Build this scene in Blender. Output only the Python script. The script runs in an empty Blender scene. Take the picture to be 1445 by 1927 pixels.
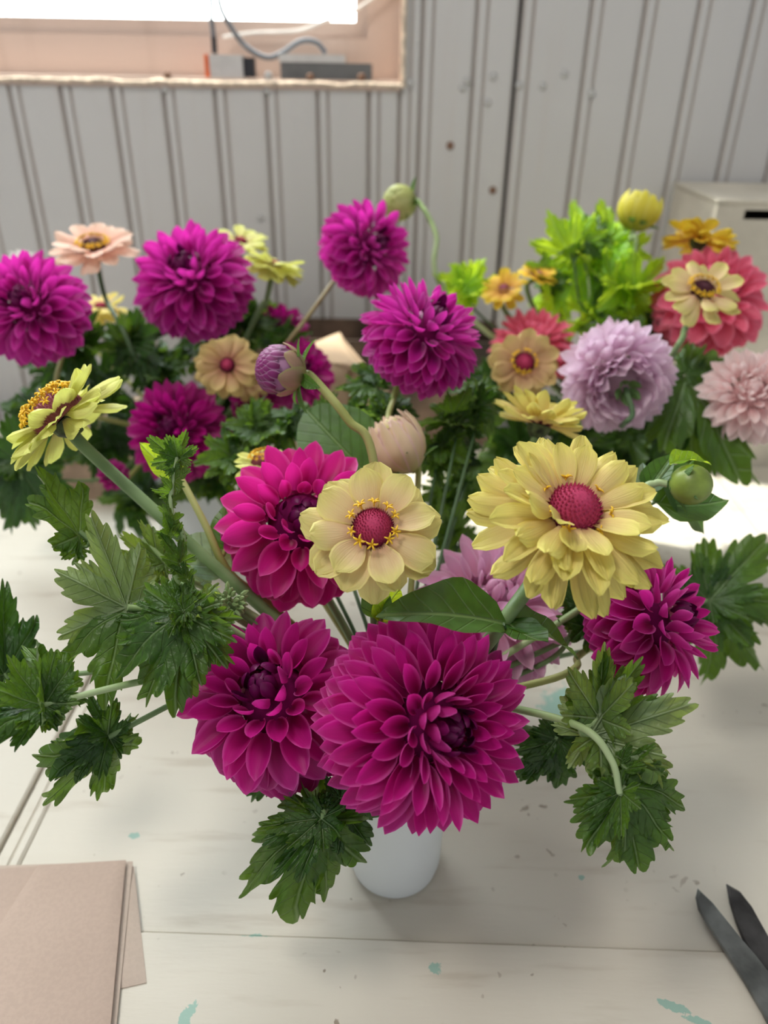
import bpy, math, random
import numpy as np
from mathutils import Vector, Matrix

S = bpy.context.scene
C = S.collection
PI = math.pi
W_, H_ = 1445.0, 1927.0
F = 1450.0                      # focal length in pixels of the 1445x1927 frame
CAM_H = 0.52
PITCH = math.radians(30.0)
ROLL = math.asin(0.0175)

# ------------------------------------------------------------------ camera
fwd = Vector((0, math.cos(PITCH), -math.sin(PITCH)))
r0 = Vector((1, 0, 0)); u0 = r0.cross(fwd)
RGT = r0 * math.cos(ROLL) + u0 * math.sin(ROLL)
UPV = u0 * math.cos(ROLL) - r0 * math.sin(ROLL)
CAMP = Vector((0, 0, CAM_H))
cd = bpy.data.cameras.new('camera'); cam = bpy.data.objects.new('camera', cd); C.objects.link(cam)
cd.sensor_fit = 'VERTICAL'; cd.sensor_height = 36.0; cd.lens = F / H_ * 36.0
cd.clip_start = 0.01; cd.clip_end = 50
cd.dof.use_dof = True; cd.dof.focus_distance = 0.45; cd.dof.aperture_fstop = 4.6
m = Matrix((RGT, UPV, -fwd)).transposed().to_4x4(); m.translation = CAMP
cam.matrix_world = m
S.camera = cam

# ------------------------------------------------------------------ light
w = bpy.data.worlds.new('world'); S.world = w; w.use_nodes = True
w.node_tree.nodes['Background'].inputs[0].default_value = (0.93, 0.96, 1.0, 1)
w.node_tree.nodes['Background'].inputs[1].default_value = 0.60

WALL_Y = 1.25
WX0, WX1, WZ0, WZ1 = -1.02, 0.012, 0.503, 2.30     # window opening
al = bpy.data.lights.new('window_daylight', 'AREA'); al.shape = 'RECTANGLE'; al.size = 1.5; al.size_y = 2.2
al.energy = 118.0; al.color = (0.93, 0.97, 1.0)
alo = bpy.data.objects.new('window_daylight', al); C.objects.link(alo)
alo.visible_camera = True
alo.location = (-0.50, WALL_Y + 0.46, 1.55)
alo.rotation_euler = Vector((0.25, -1.0, -0.42)).to_track_quat('-Z', 'Y').to_euler()
sl = bpy.data.lights.new('sun', 'SUN'); sl.energy = 8.0; sl.angle = math.radians(1.5); sl.color = (1.0, 0.95, 0.86)
slo = bpy.data.objects.new('sun', sl); C.objects.link(slo)
slo.rotation_euler = Vector((0.50, -0.22, -0.80)).to_track_quat('-Z', 'Y').to_euler()

rl = bpy.data.lights.new('added_fill_light', 'AREA'); rl.shape = 'RECTANGLE'; rl.size = 0.6; rl.size_y = 0.5; rl.energy = 25.0; rl.color = (1.0, 0.95, 0.88)  # added fill lamp overhead, out of view, brightens table front and lower petals
rlo = bpy.data.objects.new('added_fill_light', rl); C.objects.link(rlo); rlo.location = (-0.85, 0.05, 2.32); rlo.visible_camera = True
rlo.rotation_euler = Vector((0.45, 0.05, -1.0)).to_track_quat('-Z', 'Y').to_euler()
S.view_settings.view_transform = 'Standard'; S.view_settings.look = 'None'
S.view_settings.gamma = 1.0; S.view_settings.use_curve_mapping = False
S.view_settings.exposure = -0.08
try:
    S.cycles.use_denoising = True
    S.cycles.max_bounces = 8; S.cycles.transparent_max_bounces = 8
    S.cycles.caustics_reflective = False; S.cycles.caustics_refractive = False
    S.cycles.sample_clamp_indirect = 6
except Exception:
    pass

# ------------------------------------------------------------------ helpers
def P(px, py, d):
    return CAMP + d * (fwd + RGT * ((px - W_ / 2) / F) - UPV * ((py - H_ / 2) / F))

def CV(x, y, z):                 # direction given as right, up, towards the viewer
    return (RGT * x + UPV * y - fwd * z).normalized()

def on_plane_z(px, py, z=0.0):
    r = fwd + RGT * ((px - W_ / 2) / F) - UPV * ((py - H_ / 2) / F)
    return CAMP + r * ((z - CAM_H) / r.z)

def on_plane_y(px, py, y=WALL_Y):
    r = fwd + RGT * ((px - W_ / 2) / F) - UPV * ((py - H_ / 2) / F)
    return CAMP + r * (y / r.y)

def sstep(a, b, x):
    t = min(1, max(0, (x - a) / (b - a))); return t * t * (3 - 2 * t)

def tag(o, label=None, cat=None, group=None, kind=None):
    if label: o['label'] = label
    if cat: o['category'] = cat
    if group: o['group'] = group
    if kind: o['kind'] = kind
    return o

def link(name, me, parent=None, loc=None, mat4=None):
    o = bpy.data.objects.new(name, me); C.objects.link(o)
    if parent is not None: o.parent = parent
    if mat4 is not None: o.matrix_basis = mat4
    elif loc is not None: o.location = loc
    return o

def empty(name, loc, label, cat, group=None):
    o = bpy.data.objects.new(name, None); C.objects.link(o); o.location = loc; o.empty_display_size = 0.01
    return tag(o, label, cat, group)

def mesh(name, verts, faces, mat=None, uvs=None, smooth=True, mats=None, midx=None):
    me = bpy.data.meshes.new(name)
    me.from_pydata([tuple(v) for v in verts], [], faces)
    if uvs is not None:
        ul = me.uv_layers.new(name='UVMap')
        li = np.empty(len(me.loops), dtype=np.int32); me.loops.foreach_get('vertex_index', li)
        ul.data.foreach_set('uv', np.asarray(uvs, dtype=np.float32)[li].ravel())
    if smooth: me.polygons.foreach_set('use_smooth', [True] * len(me.polygons))
    if mats:
        for q in mats: me.materials.append(q)
        if midx: me.polygons.foreach_set('material_index', midx)
    elif mat: me.materials.append(mat)
    me.update(); return me

def grid_faces(nu, nv, off=0, wrap=False):
    f = []
    for i in range(nu - 1):
        for j in range(nv if wrap else nv - 1):
            a = off + i * nv + j; b = off + i * nv + (j + 1) % nv
            f.append((a, b, b + nv, a + nv))
    return f

class MB:                        # joins shapes into one mesh
    def __init__(s): s.v = []; s.f = []; s.mi = []
    def add(s, v, f, mi=0):
        o = len(s.v); s.v += [Vector(q) for q in v]; s.f += [tuple(i + o for i in q) for q in f]; s.mi += [mi] * len(f); return s
    def box(s, a, b, mi=0):
        x0, y0, z0 = a; x1, y1, z1 = b
        v = [(x0,y0,z0),(x1,y0,z0),(x1,y1,z0),(x0,y1,z0),(x0,y0,z1),(x1,y0,z1),(x1,y1,z1),(x0,y1,z1)]
        return s.add(v, [(0,3,2,1),(4,5,6,7),(0,1,5,4),(1,2,6,5),(2,3,7,6),(3,0,4,7)], mi)
    def tube(s, pts, rad, n=8, mi=0, cap=True):
        pts = [Vector(p) for p in pts]; k = len(pts)
        if not isinstance(rad, (list, tuple)): rad = [rad] * k
        v = []; ref = None
        for i, p in enumerate(pts):
            t = (pts[min(i + 1, k - 1)] - pts[max(i - 1, 0)]).normalized()
            if ref is None:
                ref = t.orthogonal().normalized()
            else:
                ref = (ref - t * ref.dot(t)).normalized()
            b = t.cross(ref)
            for j in range(n):
                a = 2 * PI * j / n; v.append(p + (ref * math.cos(a) + b * math.sin(a)) * rad[i])
        f = grid_faces(k, n, 0, True)
        if cap: f += [tuple(range(n - 1, -1, -1)), tuple((k - 1) * n + j for j in range(n))]
        return s.add(v, f, mi)
    def lathe(s, prof, n=32, c=(0, 0, 0), ax=None, mi=0, cap0=True, cap1=False):
        c = Vector(c); M = Matrix.Identity(3)
        if ax is not None: M = Vector(ax).to_track_quat('Z', 'Y').to_matrix()
        v = []
        for r, z in prof:
            for j in range(n):
                a = 2 * PI * j / n; v.append(c + M @ Vector((r * math.cos(a), r * math.sin(a), z)))
        f = grid_faces(len(prof), n, 0, True)
        if cap0: f.append(tuple(range(n - 1, -1, -1)))
        if cap1: f.append(tuple((len(prof) - 1) * n + j for j in range(n)))
        return s.add(v, f, mi)
    def prism(s, poly, z0, z1, mi=0):
        n = len(poly); v = [(p[0], p[1], z0) for p in poly] + [(p[0], p[1], z1) for p in poly]
        f = [tuple(range(n - 1, -1, -1)), tuple(range(n, 2 * n))] + [(i, (i + 1) % n, n + (i + 1) % n, n + i) for i in range(n)]
        return s.add(v, f, mi)
    def build(s, name, mats, parent=None, smooth=True, origin=None):
        if not isinstance(mats, (list, tuple)): mats = [mats]
        off = Vector((0, 0, 0))
        if origin is not None: off = Vector(origin)
        elif parent is not None: off = Vector(parent.location)
        me = mesh(name, [q - off for q in s.v], s.f, smooth=smooth, mats=mats, midx=s.mi)
        if smooth:
            try: me.set_sharp_from_angle(angle=math.radians(42))
            except Exception: pass
        return link(name, me, parent, loc=(off if origin is not None else None))

def spline(pts, n=14):           # Catmull-Rom through the points
    p = [Vector(q) for q in pts]
    if len(p) == 2: return [p[0].lerp(p[1], i / n) for i in range(n + 1)]
    p = [p[0] * 2 - p[1]] + p + [p[-1] * 2 - p[-2]]
    out = []
    for i in range(1, len(p) - 2):
        for k in range(n):
            t = k / n; a, b, c, d = p[i - 1:i + 3]
            out.append(0.5 * ((2 * b) + (c - a) * t + (2 * a - 5 * b + 4 * c - d) * t * t + (3 * b - a - 3 * c + d) * t ** 3))
    out.append(p[-2]); return out

# ------------------------------------------------------------------ materials
class NT:
    def __init__(s, name):
        s.m = bpy.data.materials.new(name); s.m.use_nodes = True; s.t = s.m.node_tree; s.t.nodes.clear()
        s.out = s.t.nodes.new('ShaderNodeOutputMaterial')
    def n(s, ty, **kw):
        q = s.t.nodes.new(ty)
        for k, v in kw.items(): setattr(q, k, v)
        return q
    def set(s, sock, v):
        if isinstance(v, bpy.types.NodeSocket): s.t.links.new(v, sock)
        elif isinstance(v, (tuple, list)) and len(v) == 3 and sock.type == 'RGBA': sock.default_value = (*v, 1)
        else: sock.default_value = v
    def math(s, op, a, b=0.0, c=None, clamp=False):
        q = s.n('ShaderNodeMath', operation=op, use_clamp=clamp); s.set(q.inputs[0], a); s.set(q.inputs[1], b)
        if c is not None: s.set(q.inputs[2], c)
        return q.outputs[0]
    def mapr(s, v, a, b, c=0.0, d=1.0):
        q = s.n('ShaderNodeMapRange', interpolation_type='SMOOTHSTEP'); s.set(q.inputs[0], v)
        for i, x in enumerate((a, b, c, d)): q.inputs[i + 1].default_value = x
        return q.outputs[0]
    def mix(s, f, a, b, mode='MIX'):
        q = s.n('ShaderNodeMix', data_type='RGBA', blend_type=mode); s.set(q.inputs[0], f)
        s.set(q.inputs[6], a); s.set(q.inputs[7], b); return q.outputs[2]
    def noise(s, scale, detail=3.0, vec=None, rough=0.5, dist=0.0):
        q = s.n('ShaderNodeTexNoise'); q.inputs['Scale'].default_value = scale; q.inputs['Detail'].default_value = detail
        q.inputs['Roughness'].default_value = rough; q.inputs['Distortion'].default_value = dist
        if vec is not None: s.set(q.inputs['Vector'], vec)
        return q.outputs[0]
    def coord(s, k='Object'): return s.n('ShaderNodeTexCoord').outputs[k]
    def mapping(s, vec, scale=(1, 1, 1), loc=(0, 0, 0)):
        q = s.n('ShaderNodeMapping'); s.set(q.inputs[0], vec); q.inputs[3].default_value = scale; q.inputs[1].default_value = loc; return q.outputs[0]
    def bump(s, h, strength=0.3, dist=0.001):
        q = s.n('ShaderNodeBump'); q.inputs['Strength'].default_value = strength; q.inputs['Distance'].default_value = dist
        s.set(q.inputs['Height'], h); return q.outputs[0]
    def uv(s):
        q = s.n('ShaderNodeSeparateXYZ'); s.t.links.new(s.coord('UV'), q.inputs[0]); return q.outputs[0], q.outputs[1]
    def rnd(s): return s.n('ShaderNodeObjectInfo').outputs['Random']
    def principled(s, col, rough=0.5, bump=None, spec=0.5, metal=0.0, **kw):
        q = s.n('ShaderNodeBsdfPrincipled'); s.set(q.inputs['Base Color'], col); s.set(q.inputs['Roughness'], rough)
        q.inputs['Specular IOR Level'].default_value = spec; q.inputs['Metallic'].default_value = metal
        for k, v in kw.items(): s.set(q.inputs[k], v)
        if bump is not None: s.t.links.new(bump, q.inputs['Normal'])
        return q.outputs[0]
    def thin(s, col, tcol, trans=0.4, rough=0.5, bump=None, spec=0.3):
        """a petal or leaf: surface reflection plus light passing through"""
        p = s.principled(col, rough, bump, spec)
        t = s.n('ShaderNodeBsdfTranslucent'); s.set(t.inputs[0], tcol)
        if bump is not None: s.t.links.new(bump, t.inputs['Normal'])
        x = s.n('ShaderNodeMixShader'); s.set(x.inputs[0], trans); s.t.links.new(p, x.inputs[1]); s.t.links.new(t.outputs[0], x.inputs[2])
        return x.outputs[0]
    def done(s, sh): s.t.links.new(sh, s.out.inputs[0]); return s.m

def plain(name, col, rough=0.5, var=0.12, nscale=40.0, bump=0.15, metal=0.0, spec=0.4, bdist=0.001):
    t = NT(name); v = t.coord(); n = t.noise(nscale, 4, v)
    dark = tuple(c * (1 - var * 2) for c in col); lite = tuple(min(1, c * (1 + var)) for c in col)
    c = t.mix(t.mapr(n, .3, .7), dark, lite)
    return t.done(t.principled(c, rough, t.bump(n, bump, bdist), spec, metal))

def dahlia_mat(name, base, edge, deep, trans=0.38, tcol=None):
    t = NT(name); u, v = t.uv()           # u across 0..1, v along 0..1
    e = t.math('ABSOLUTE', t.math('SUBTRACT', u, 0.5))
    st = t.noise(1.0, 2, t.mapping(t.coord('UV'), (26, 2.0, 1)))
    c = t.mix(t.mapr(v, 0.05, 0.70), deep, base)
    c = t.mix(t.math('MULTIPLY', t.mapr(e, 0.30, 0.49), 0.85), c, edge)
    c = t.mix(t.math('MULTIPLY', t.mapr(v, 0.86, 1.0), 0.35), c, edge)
    c = t.mix(t.math('MULTIPLY', t.mapr(st, .35, .65), 0.16), c, deep)
    c = t.mix(t.math('MULTIPLY', t.rnd(), 0.25), c, deep)
    bk = t.n('ShaderNodeNewGeometry').outputs['Backfacing']
    c2 = t.mix(t.math('MULTIPLY', bk, 0.22), c, edge)
    return t.done(t.thin(c2, tcol or base, trans, 0.42, t.bump(st, 0.25, 0.0006), 0.35))

def zinnia_mat(name, tip, mid, base, trans=0.35):
    t = NT(name); u, v = t.uv()
    e = t.math('ABSOLUTE', t.math('SUBTRACT', u, 0.5))
    st = t.noise(1.0, 3, t.mapping(t.coord('UV'), (22, 1.6, 1)))
    c = t.mix(t.mapr(v, 0.05, 0.52), base, mid)
    c = t.mix(t.mapr(t.math('ADD', v, t.math('MULTIPLY', st, .35)), 0.70, 1.16), c, tip)
    c = t.mix(t.math('MULTIPLY', t.mapr(e, 0.40, 0.5), 0.6), c, tuple(min(1, x * 1.15 + .03) for x in tip))
    c = t.mix(t.math('MULTIPLY', t.mapr(st, .4, .62), 0.20), c, base)
    c = t.mix(t.math('MULTIPLY', t.rnd(), 0.18), c, tip)
    return t.done(t.thin(c, tip, trans, 0.55, t.bump(st, 0.6, 0.0008), 0.25))

def leaf_mat(name, top, under, vein, trans=0.38, tcol=None, veins=7.0, quilt=0.8):
    t = NT(name); u, v = t.uv()
    prim = t.mapr(u, 0.006, 0.026, 1, 0)
    ph = t.math('FRACT', t.math('MULTIPLY', t.math('SUBTRACT', v, t.math('MULTIPLY', u, 1.1)), veins))
    sec = t.mapr(t.math('ABSOLUTE', t.math('SUBTRACT', ph, 0.5)), 0.0, 0.09, 1, 0)
    vf = t.math('MAXIMUM', prim, t.math('MULTIPLY', sec, 0.55))
    n = t.noise(60, 4, t.coord('Object'))
    n1 = t.noise(9.0, 3, t.coord('UV'))
    dk = tuple(c * .62 for c in top)
    c = t.mix(t.mapr(n1, .35, .65), dk, top)
    c = t.mix(t.math('MULTIPLY', t.rnd(), .35), c, tuple(x * y for x, y in zip(top, (1.7, 1.35, 1.0))))
    bk = t.n('ShaderNodeNewGeometry').outputs['Backfacing']
    c = t.mix(bk, c, under)
    c = t.mix(t.math('MULTIPLY', vf, 0.5), c, vein)
    tc = tcol or (top[0] * 4.2, min(1, top[1] * 2.9), top[2] * 1.2)
    tcc = t.mix(t.math('MULTIPLY', vf, .5), tc, vein)
    h = t.math('ADD', t.math('MULTIPLY', vf, -0.7), t.math('MULTIPLY', n1, quilt))
    return t.done(t.thin(c, tcc, trans, 0.40, t.bump(h, 0.9, 0.0018), 0.5))

def stem_mat(name, col, col2):
    t = NT(name); n = t.noise(30, 3, t.coord())
    g = t.noise(1.0, 3, t.mapping(t.coord(), (400, 400, 60)))
    c = t.mix(t.mapr(n, .35, .65), col, col2)
    return t.done(t.principled(c, 0.5, t.bump(g, 0.4, 0.0005), 0.35, **{'Subsurface Weight': 0.0}))

M = {}
MAG_D = (0.16, 0.001, 0.055)
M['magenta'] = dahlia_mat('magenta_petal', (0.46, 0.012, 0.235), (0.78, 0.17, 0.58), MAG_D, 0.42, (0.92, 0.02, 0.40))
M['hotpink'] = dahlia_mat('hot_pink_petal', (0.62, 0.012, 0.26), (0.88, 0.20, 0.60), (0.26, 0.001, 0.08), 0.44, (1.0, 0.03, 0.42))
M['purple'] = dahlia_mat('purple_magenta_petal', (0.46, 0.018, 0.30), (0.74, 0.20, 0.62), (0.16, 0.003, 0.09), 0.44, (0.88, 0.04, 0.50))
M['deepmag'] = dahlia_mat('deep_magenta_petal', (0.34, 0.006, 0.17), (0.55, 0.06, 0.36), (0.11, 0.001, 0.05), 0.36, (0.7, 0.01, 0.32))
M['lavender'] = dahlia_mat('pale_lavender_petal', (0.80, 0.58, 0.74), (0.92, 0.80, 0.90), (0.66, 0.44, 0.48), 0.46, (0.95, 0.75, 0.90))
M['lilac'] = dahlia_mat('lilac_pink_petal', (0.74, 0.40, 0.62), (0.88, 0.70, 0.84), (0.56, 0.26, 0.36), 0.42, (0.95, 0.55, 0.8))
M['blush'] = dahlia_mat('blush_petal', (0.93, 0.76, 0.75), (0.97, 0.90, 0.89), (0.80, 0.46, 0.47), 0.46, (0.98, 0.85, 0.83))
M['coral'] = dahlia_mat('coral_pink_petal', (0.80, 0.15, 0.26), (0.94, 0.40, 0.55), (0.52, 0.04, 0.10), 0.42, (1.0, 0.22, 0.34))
for k_, c_ in (('magenta', (.12, .001, .05)), ('lavender', (.45, .30, .36)), ('lilac', (.36, .16, .26)), ('blush', (.5, .26, .26)), ('coral', (.4, .03, .07)), ('white', (.6, .55, .45))):
    M['rec_' + k_] = plain('receptacle_' + k_, c_, .9, .1, 60, .1, spec=.1)
for k_ in ('magenta', 'hotpink', 'purple', 'deepmag'):
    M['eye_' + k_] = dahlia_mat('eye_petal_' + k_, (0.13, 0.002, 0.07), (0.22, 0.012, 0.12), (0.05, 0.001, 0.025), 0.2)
M['white'] = dahlia_mat('white_petal', (0.8, 0.76, 0.74), (0.9, 0.88, 0.86), (0.6, 0.55, 0.45), 0.4)
M['z_cream'] = zinnia_mat('cream_zinnia_petal', (0.77, 0.72, 0.24), (0.83, 0.62, 0.36), (0.74, 0.36, 0.28))
M['z_yellow'] = zinnia_mat('yellow_zinnia_petal', (0.84, 0.78, 0.20), (0.86, 0.68, 0.28), (0.76, 0.38, 0.28))
M['z_lime'] = zinnia_mat('lime_zinnia_petal', (0.76, 0.80, 0.20), (0.76, 0.72, 0.28), (0.62, 0.42, 0.24))
M['z_peach'] = zinnia_mat('peach_zinnia_petal', (0.88, 0.66, 0.52), (0.86, 0.50, 0.38), (0.62, 0.22, 0.22))
M['z_gold'] = zinnia_mat('golden_zinnia_petal', (0.84, 0.66, 0.05), (0.82, 0.48, 0.08), (0.60, 0.20, 0.08))
M['z_tan'] = zinnia_mat('tan_zinnia_petal', (0.66, 0.52, 0.20), (0.62, 0.38, 0.20), (0.46, 0.14, 0.12))
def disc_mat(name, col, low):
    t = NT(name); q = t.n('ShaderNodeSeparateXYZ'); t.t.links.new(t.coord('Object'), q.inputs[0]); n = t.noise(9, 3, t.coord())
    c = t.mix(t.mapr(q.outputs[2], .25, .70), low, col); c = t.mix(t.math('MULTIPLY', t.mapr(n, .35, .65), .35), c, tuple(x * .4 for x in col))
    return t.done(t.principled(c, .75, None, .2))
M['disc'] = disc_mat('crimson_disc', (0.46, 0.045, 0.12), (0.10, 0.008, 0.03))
M['disc_plain'] = plain('crimson_disc', (0.46, 0.045, 0.12), 0.7, 0.35, 300, 0.6)
M['disc_pink'] = plain('pink_disc', (0.50, 0.14, 0.20), 0.7, 0.3, 300, 0.6)
M['disc_dark'] = plain('dark_disc', (0.10, 0.014, 0.03), 0.7, 0.3, 300, 0.6)
M['floret'] = plain('yellow_floret', (0.95, 0.58, 0.03), 0.5, 0.1, 200, 0.2)
M['calyx'] = plain('calyx_green', (0.07, 0.10, 0.03), 0.6, 0.4, 160, 0.5)
M['sepal'] = leaf_mat('sepal_green', (0.05, 0.15, 0.03), (0.14, 0.27, 0.09), (0.25, 0.40, 0.16), 0.25)
M['geranium'] = leaf_mat('geranium_leaf', (0.055, 0.140, 0.020), (0.18, 0.25, 0.12), (0.24, 0.34, 0.15), 0.40)
M['geranium_pale'] = leaf_mat('geranium_leaf_pale', (0.11, 0.21, 0.06), (0.20, 0.28, 0.13), (0.36, 0.45, 0.25), 0.42)
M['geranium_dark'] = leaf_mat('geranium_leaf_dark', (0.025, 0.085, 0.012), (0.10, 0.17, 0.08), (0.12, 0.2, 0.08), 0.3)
M['bright'] = leaf_mat('sunlit_green_leaf', (0.20, 0.45, 0.025), (0.30, 0.52, 0.10), (0.50, 0.70, 0.20), 0.55, (0.78, 1.0, 0.04))  # light green leaf, with part of the sunlight put into its colours
M['smooth_leaf'] = leaf_mat('smooth_leaf', (0.045, 0.13, 0.02), (0.12, 0.2, 0.08), (0.22, 0.34, 0.12), 0.32, veins=6, quilt=.2)
M['grey_leaf'] = leaf_mat('grey_green_leaf', (0.16, 0.27, 0.21), (0.25, 0.36, 0.30), (0.3, 0.42, 0.34), 0.25, veins=4, quilt=.1)
M['stem'] = stem_mat('stem_green', (0.13, 0.21, 0.08), (0.20, 0.30, 0.13))
M['stem_olive'] = stem_mat('stem_olive', (0.27, 0.29, 0.08), (0.36, 0.37, 0.13))
M['stem_dark'] = stem_mat('stem_dark', (0.06, 0.12, 0.05), (0.10, 0.17, 0.08))
M['stem_pale'] = stem_mat('stem_pale', (0.26, 0.37, 0.15), (0.36, 0.46, 0.24))
M['stem_brown'] = stem_mat('stem_brown', (0.20, 0.15, 0.06), (0.27, 0.22, 0.10))
M['bud_green'] = plain('bud_green', (0.21, 0.29, 0.045), 0.38, 0.15, 60, 0.1, spec=.5)
M['bud_olive'] = dahlia_mat('bud_pink_green', (0.45, 0.24, 0.20), (0.42, 0.40, 0.16), (0.22, 0.28, 0.06), 0.25)
M['bud_purple'] = dahlia_mat('bud_purple', (0.32, 0.035, 0.21), (0.66, 0.36, 0.58), (0.13, 0.006, 0.07), 0.25)
M['bud_cream'] = dahlia_mat('bud_cream', (0.84, 0.66, 0.48), (0.90, 0.62, 0.74), (0.50, 0.54, 0.14), 0.40)
M['bud_yellow'] = dahlia_mat('bud_yellow', (0.75, 0.66, 0.08), (0.85, 0.80, 0.22), (0.40, 0.46, 0.05), 0.35, (.9, .8, .1))
M['bud_lime'] = dahlia_mat('bud_lime', (0.56, 0.58, 0.22), (0.70, 0.72, 0.34), (0.32, 0.38, 0.10), 0.3)
M['steel'] = plain('dark_steel', (0.17, 0.18, 0.175), 0.40, 0.3, 30, 0.15, metal=0.4)
M['steel_dark'] = plain('blackened_steel', (0.06, 0.058, 0.058), 0.45, 0.3, 40, 0.2, metal=0.4)
M['rubber'] = plain('black_rubber', (0.02, 0.02, 0.022), 0.5, 0.1)

def paint_mat(name, base, patches=()):
    t = NT(name); g = t.n('ShaderNodeNewGeometry').outputs['Position']
    n1 = t.noise(3.2, 4, g); n2 = t.noise(1.0, 4, t.mapping(g, (25, 140, 60)))
    c = t.mix(t.mapr(n1, .3, .7), tuple(x * .90 for x in base), base)
    sp = t.noise(95, 2, g); sp2 = t.noise(9, 3, t.mapping(g, (1, 1, 1), (4, 2, 0)))
    spots = t.math('MULTIPLY', t.mapr(sp, .68, .715), t.mapr(sp2, .48, .6))
    c = t.mix(t.math('MULTIPLY', spots, .8), c, (0.22, 0.16, 0.11))
    dirt = t.noise(1.0, 5, t.mapping(g, (9, 60, 30), (3, 0, 0)))
    c = t.mix(t.math('MULTIPLY', t.mapr(dirt, .55, .75), .45), c, (0.40, 0.33, 0.25))
    wob = t.noise(120, 4, g, .7)
    for (x, y, rx, ry, an) in patches:
        mp = t.n('ShaderNodeMapping', vector_type='TEXTURE'); t.set(mp.inputs[0], g)
        mp.inputs[1].default_value = (x, y, 0); mp.inputs[2].default_value = (0, 0, an); mp.inputs[3].default_value = (rx, ry, 1)
        ln = t.n('ShaderNodeVectorMath', operation='LENGTH'); t.set(ln.inputs[0], mp.outputs[0])
        f = t.mapr(t.math('ADD', ln.outputs['Value'], t.math('MULTIPLY', t.math('SUBTRACT', wob, .5), 3.2)), .9, 1.05, .85, 0)
        c = t.mix(f, c, (0.27, 0.47, 0.40))
    hb = t.math('ADD', t.math('MULTIPLY', n2, .6), t.math('MULTIPLY', sp, .25))
    return t.done(t.principled(c, t.mapr(n1, .3, .7, .42, .55), t.bump(hb, .45, .0014), .35))

def wallpaint(name, base, stain):
    t = NT(name); g = t.n('ShaderNodeNewGeometry').outputs['Position']
    n = t.noise(2.0, 4, g); n2 = t.noise(1.0, 4, t.mapping(g, (40, 40, 3)))
    c = t.mix(t.mapr(n, .3, .7), tuple(x * .92 for x in base), base)
    c = t.mix(t.math('MULTIPLY', t.mapr(n2, .52, .72), .35), c, stain)
    return t.done(t.principled(c, .5, t.bump(n2, .12, .001), .3))

# ------------------------------------------------------------------ room: wall of tongue-and-groove boards
wallp = wallpaint('grey_white_wall_paint', (0.58, 0.57, 0.56), (0.53, 0.495, 0.47))
groovep = wallpaint('groove_dirt', (0.50, 0.465, 0.44), (0.40, 0.34, 0.31))
seamk = plain('seam_shadow_gap', (.02, .02, .022), .9)
darkgap = plain('board_gap', (0.20, 0.175, 0.16), .7)
seam_x = 0.175
edges = [0.115 - 0.0735 * k for k in range(25)][::-1] + [seam_x] + [0.270 + 0.0727 * k for k in range(18)]
wall = MB().box((edges[0], WALL_Y + .012, -0.8), (WX0, WALL_Y + .10, 2.4)).box((WX1, WALL_Y + .012, -0.8), (4.0, WALL_Y + .10, 2.4)) \
    .box((WX0, WALL_Y + .012, -0.8), (WX1, WALL_Y + .10, WZ0 - .001)).box((WX0, WALL_Y + .012, WZ1), (WX1, WALL_Y + .10, 2.4)) \
    .box((-4.2, WALL_Y, -.8), (edges[0], WALL_Y + .10, 2.4), 1).box((edges[-1], WALL_Y, -.8), (4.0, WALL_Y + .012, 2.4), 1).build('wall_back', [darkgap, wallp], smooth=False)
tag(wall, kind='structure')
MB().box((seam_x - .0025, WALL_Y + .0085, -.8), (seam_x + .0025, WALL_Y + .0118, 2.4)).build('seam_gap', seamk, wall, smooth=False)
def board(x0, x1, z0, z1, cut=None):
    y = WALL_Y
    g = .0035; h = .0035
    if abs(x1 - seam_x) < .001: x1 -= .0022
    if abs(x0 - seam_x) < .001: x0 += .0022
    pr = [(x0 + .0001, .011), (x0 + .0001, .006), (x0 + h, 0), (x0 + h + .009, 0), (x0 + h + .0105, .003), (x0 + h + .0125, .003), (x0 + h + .014, 0),
          (x1 - g - .004, 0), (x1 - g, .0008), (x1 - .0002, .006), (x1 - .0002, .011)]
    v = []
    for z in (z0, z1):
        for a, b in pr: v.append((a, y + b, z))
    n = len(pr); f = []; mi = []
    for i in range(n - 1):
        f.append((i, i + 1, n + i + 1, n + i)); mi.append(1 if i in (1, 3, 4, 5, 8) else 0)
    f.append((n - 1, 0, n, 2 * n - 1)); mi.append(0)
    f.append(tuple(range(n - 1, -1, -1))); f.append(tuple(range(n, 2 * n))); mi += [0, 0]
    me = mesh('board', v, f, smooth=False, mats=[wallp, groovep], midx=mi)
    return link('board', me, wall)
for a, b in zip(edges[:-1], edges[1:]):
    if b <= WX0 + .03 or a >= WX1 - .001: board(a, b, -0.8, 2.4)
    elif a < WX1 < b:
        board(WX1, b, -0.8, 2.4); board(a, WX1, -0.8, WZ0); board(a, WX1, WZ1, 2.4)
    else:
        board(a, b, -0.8, WZ0); board(a, b, WZ1, 2.4)
nailm = plain('painted_nail', (0.46, 0.455, 0.445), .45)
rustm = plain('rust_spot', (0.20, 0.11, 0.07), .8)
nm = MB().lathe([(.0058, 0), (.0055, .0012), (.0035, .0026), (.0008, .003)], 12, ax=(0, -1, 0), cap1=True)
nail_me = mesh('nail', nm.v, nm.f, nailm); rust_me = mesh('nail', nm.v, nm.f, rustm)
for px, py in [(771, 157), (879, 152), (870, 166), (928, 144), (917, 193), (977, 160), (1021, 162), (1062, 139), (1113, 176), (505, 143), (503, 170), (311, 168), (490, 410)]:
    link('nail', nail_me, wall, loc=on_plane_y(px, py, WALL_Y + .0004))
for px, py in [(847, 274), (927, 358), (584, 146), (680, 146), (315, 143), (65, 150)]:
    link('nail', rust_me, wall, loc=on_plane_y(px, py, WALL_Y + .0004))
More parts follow.
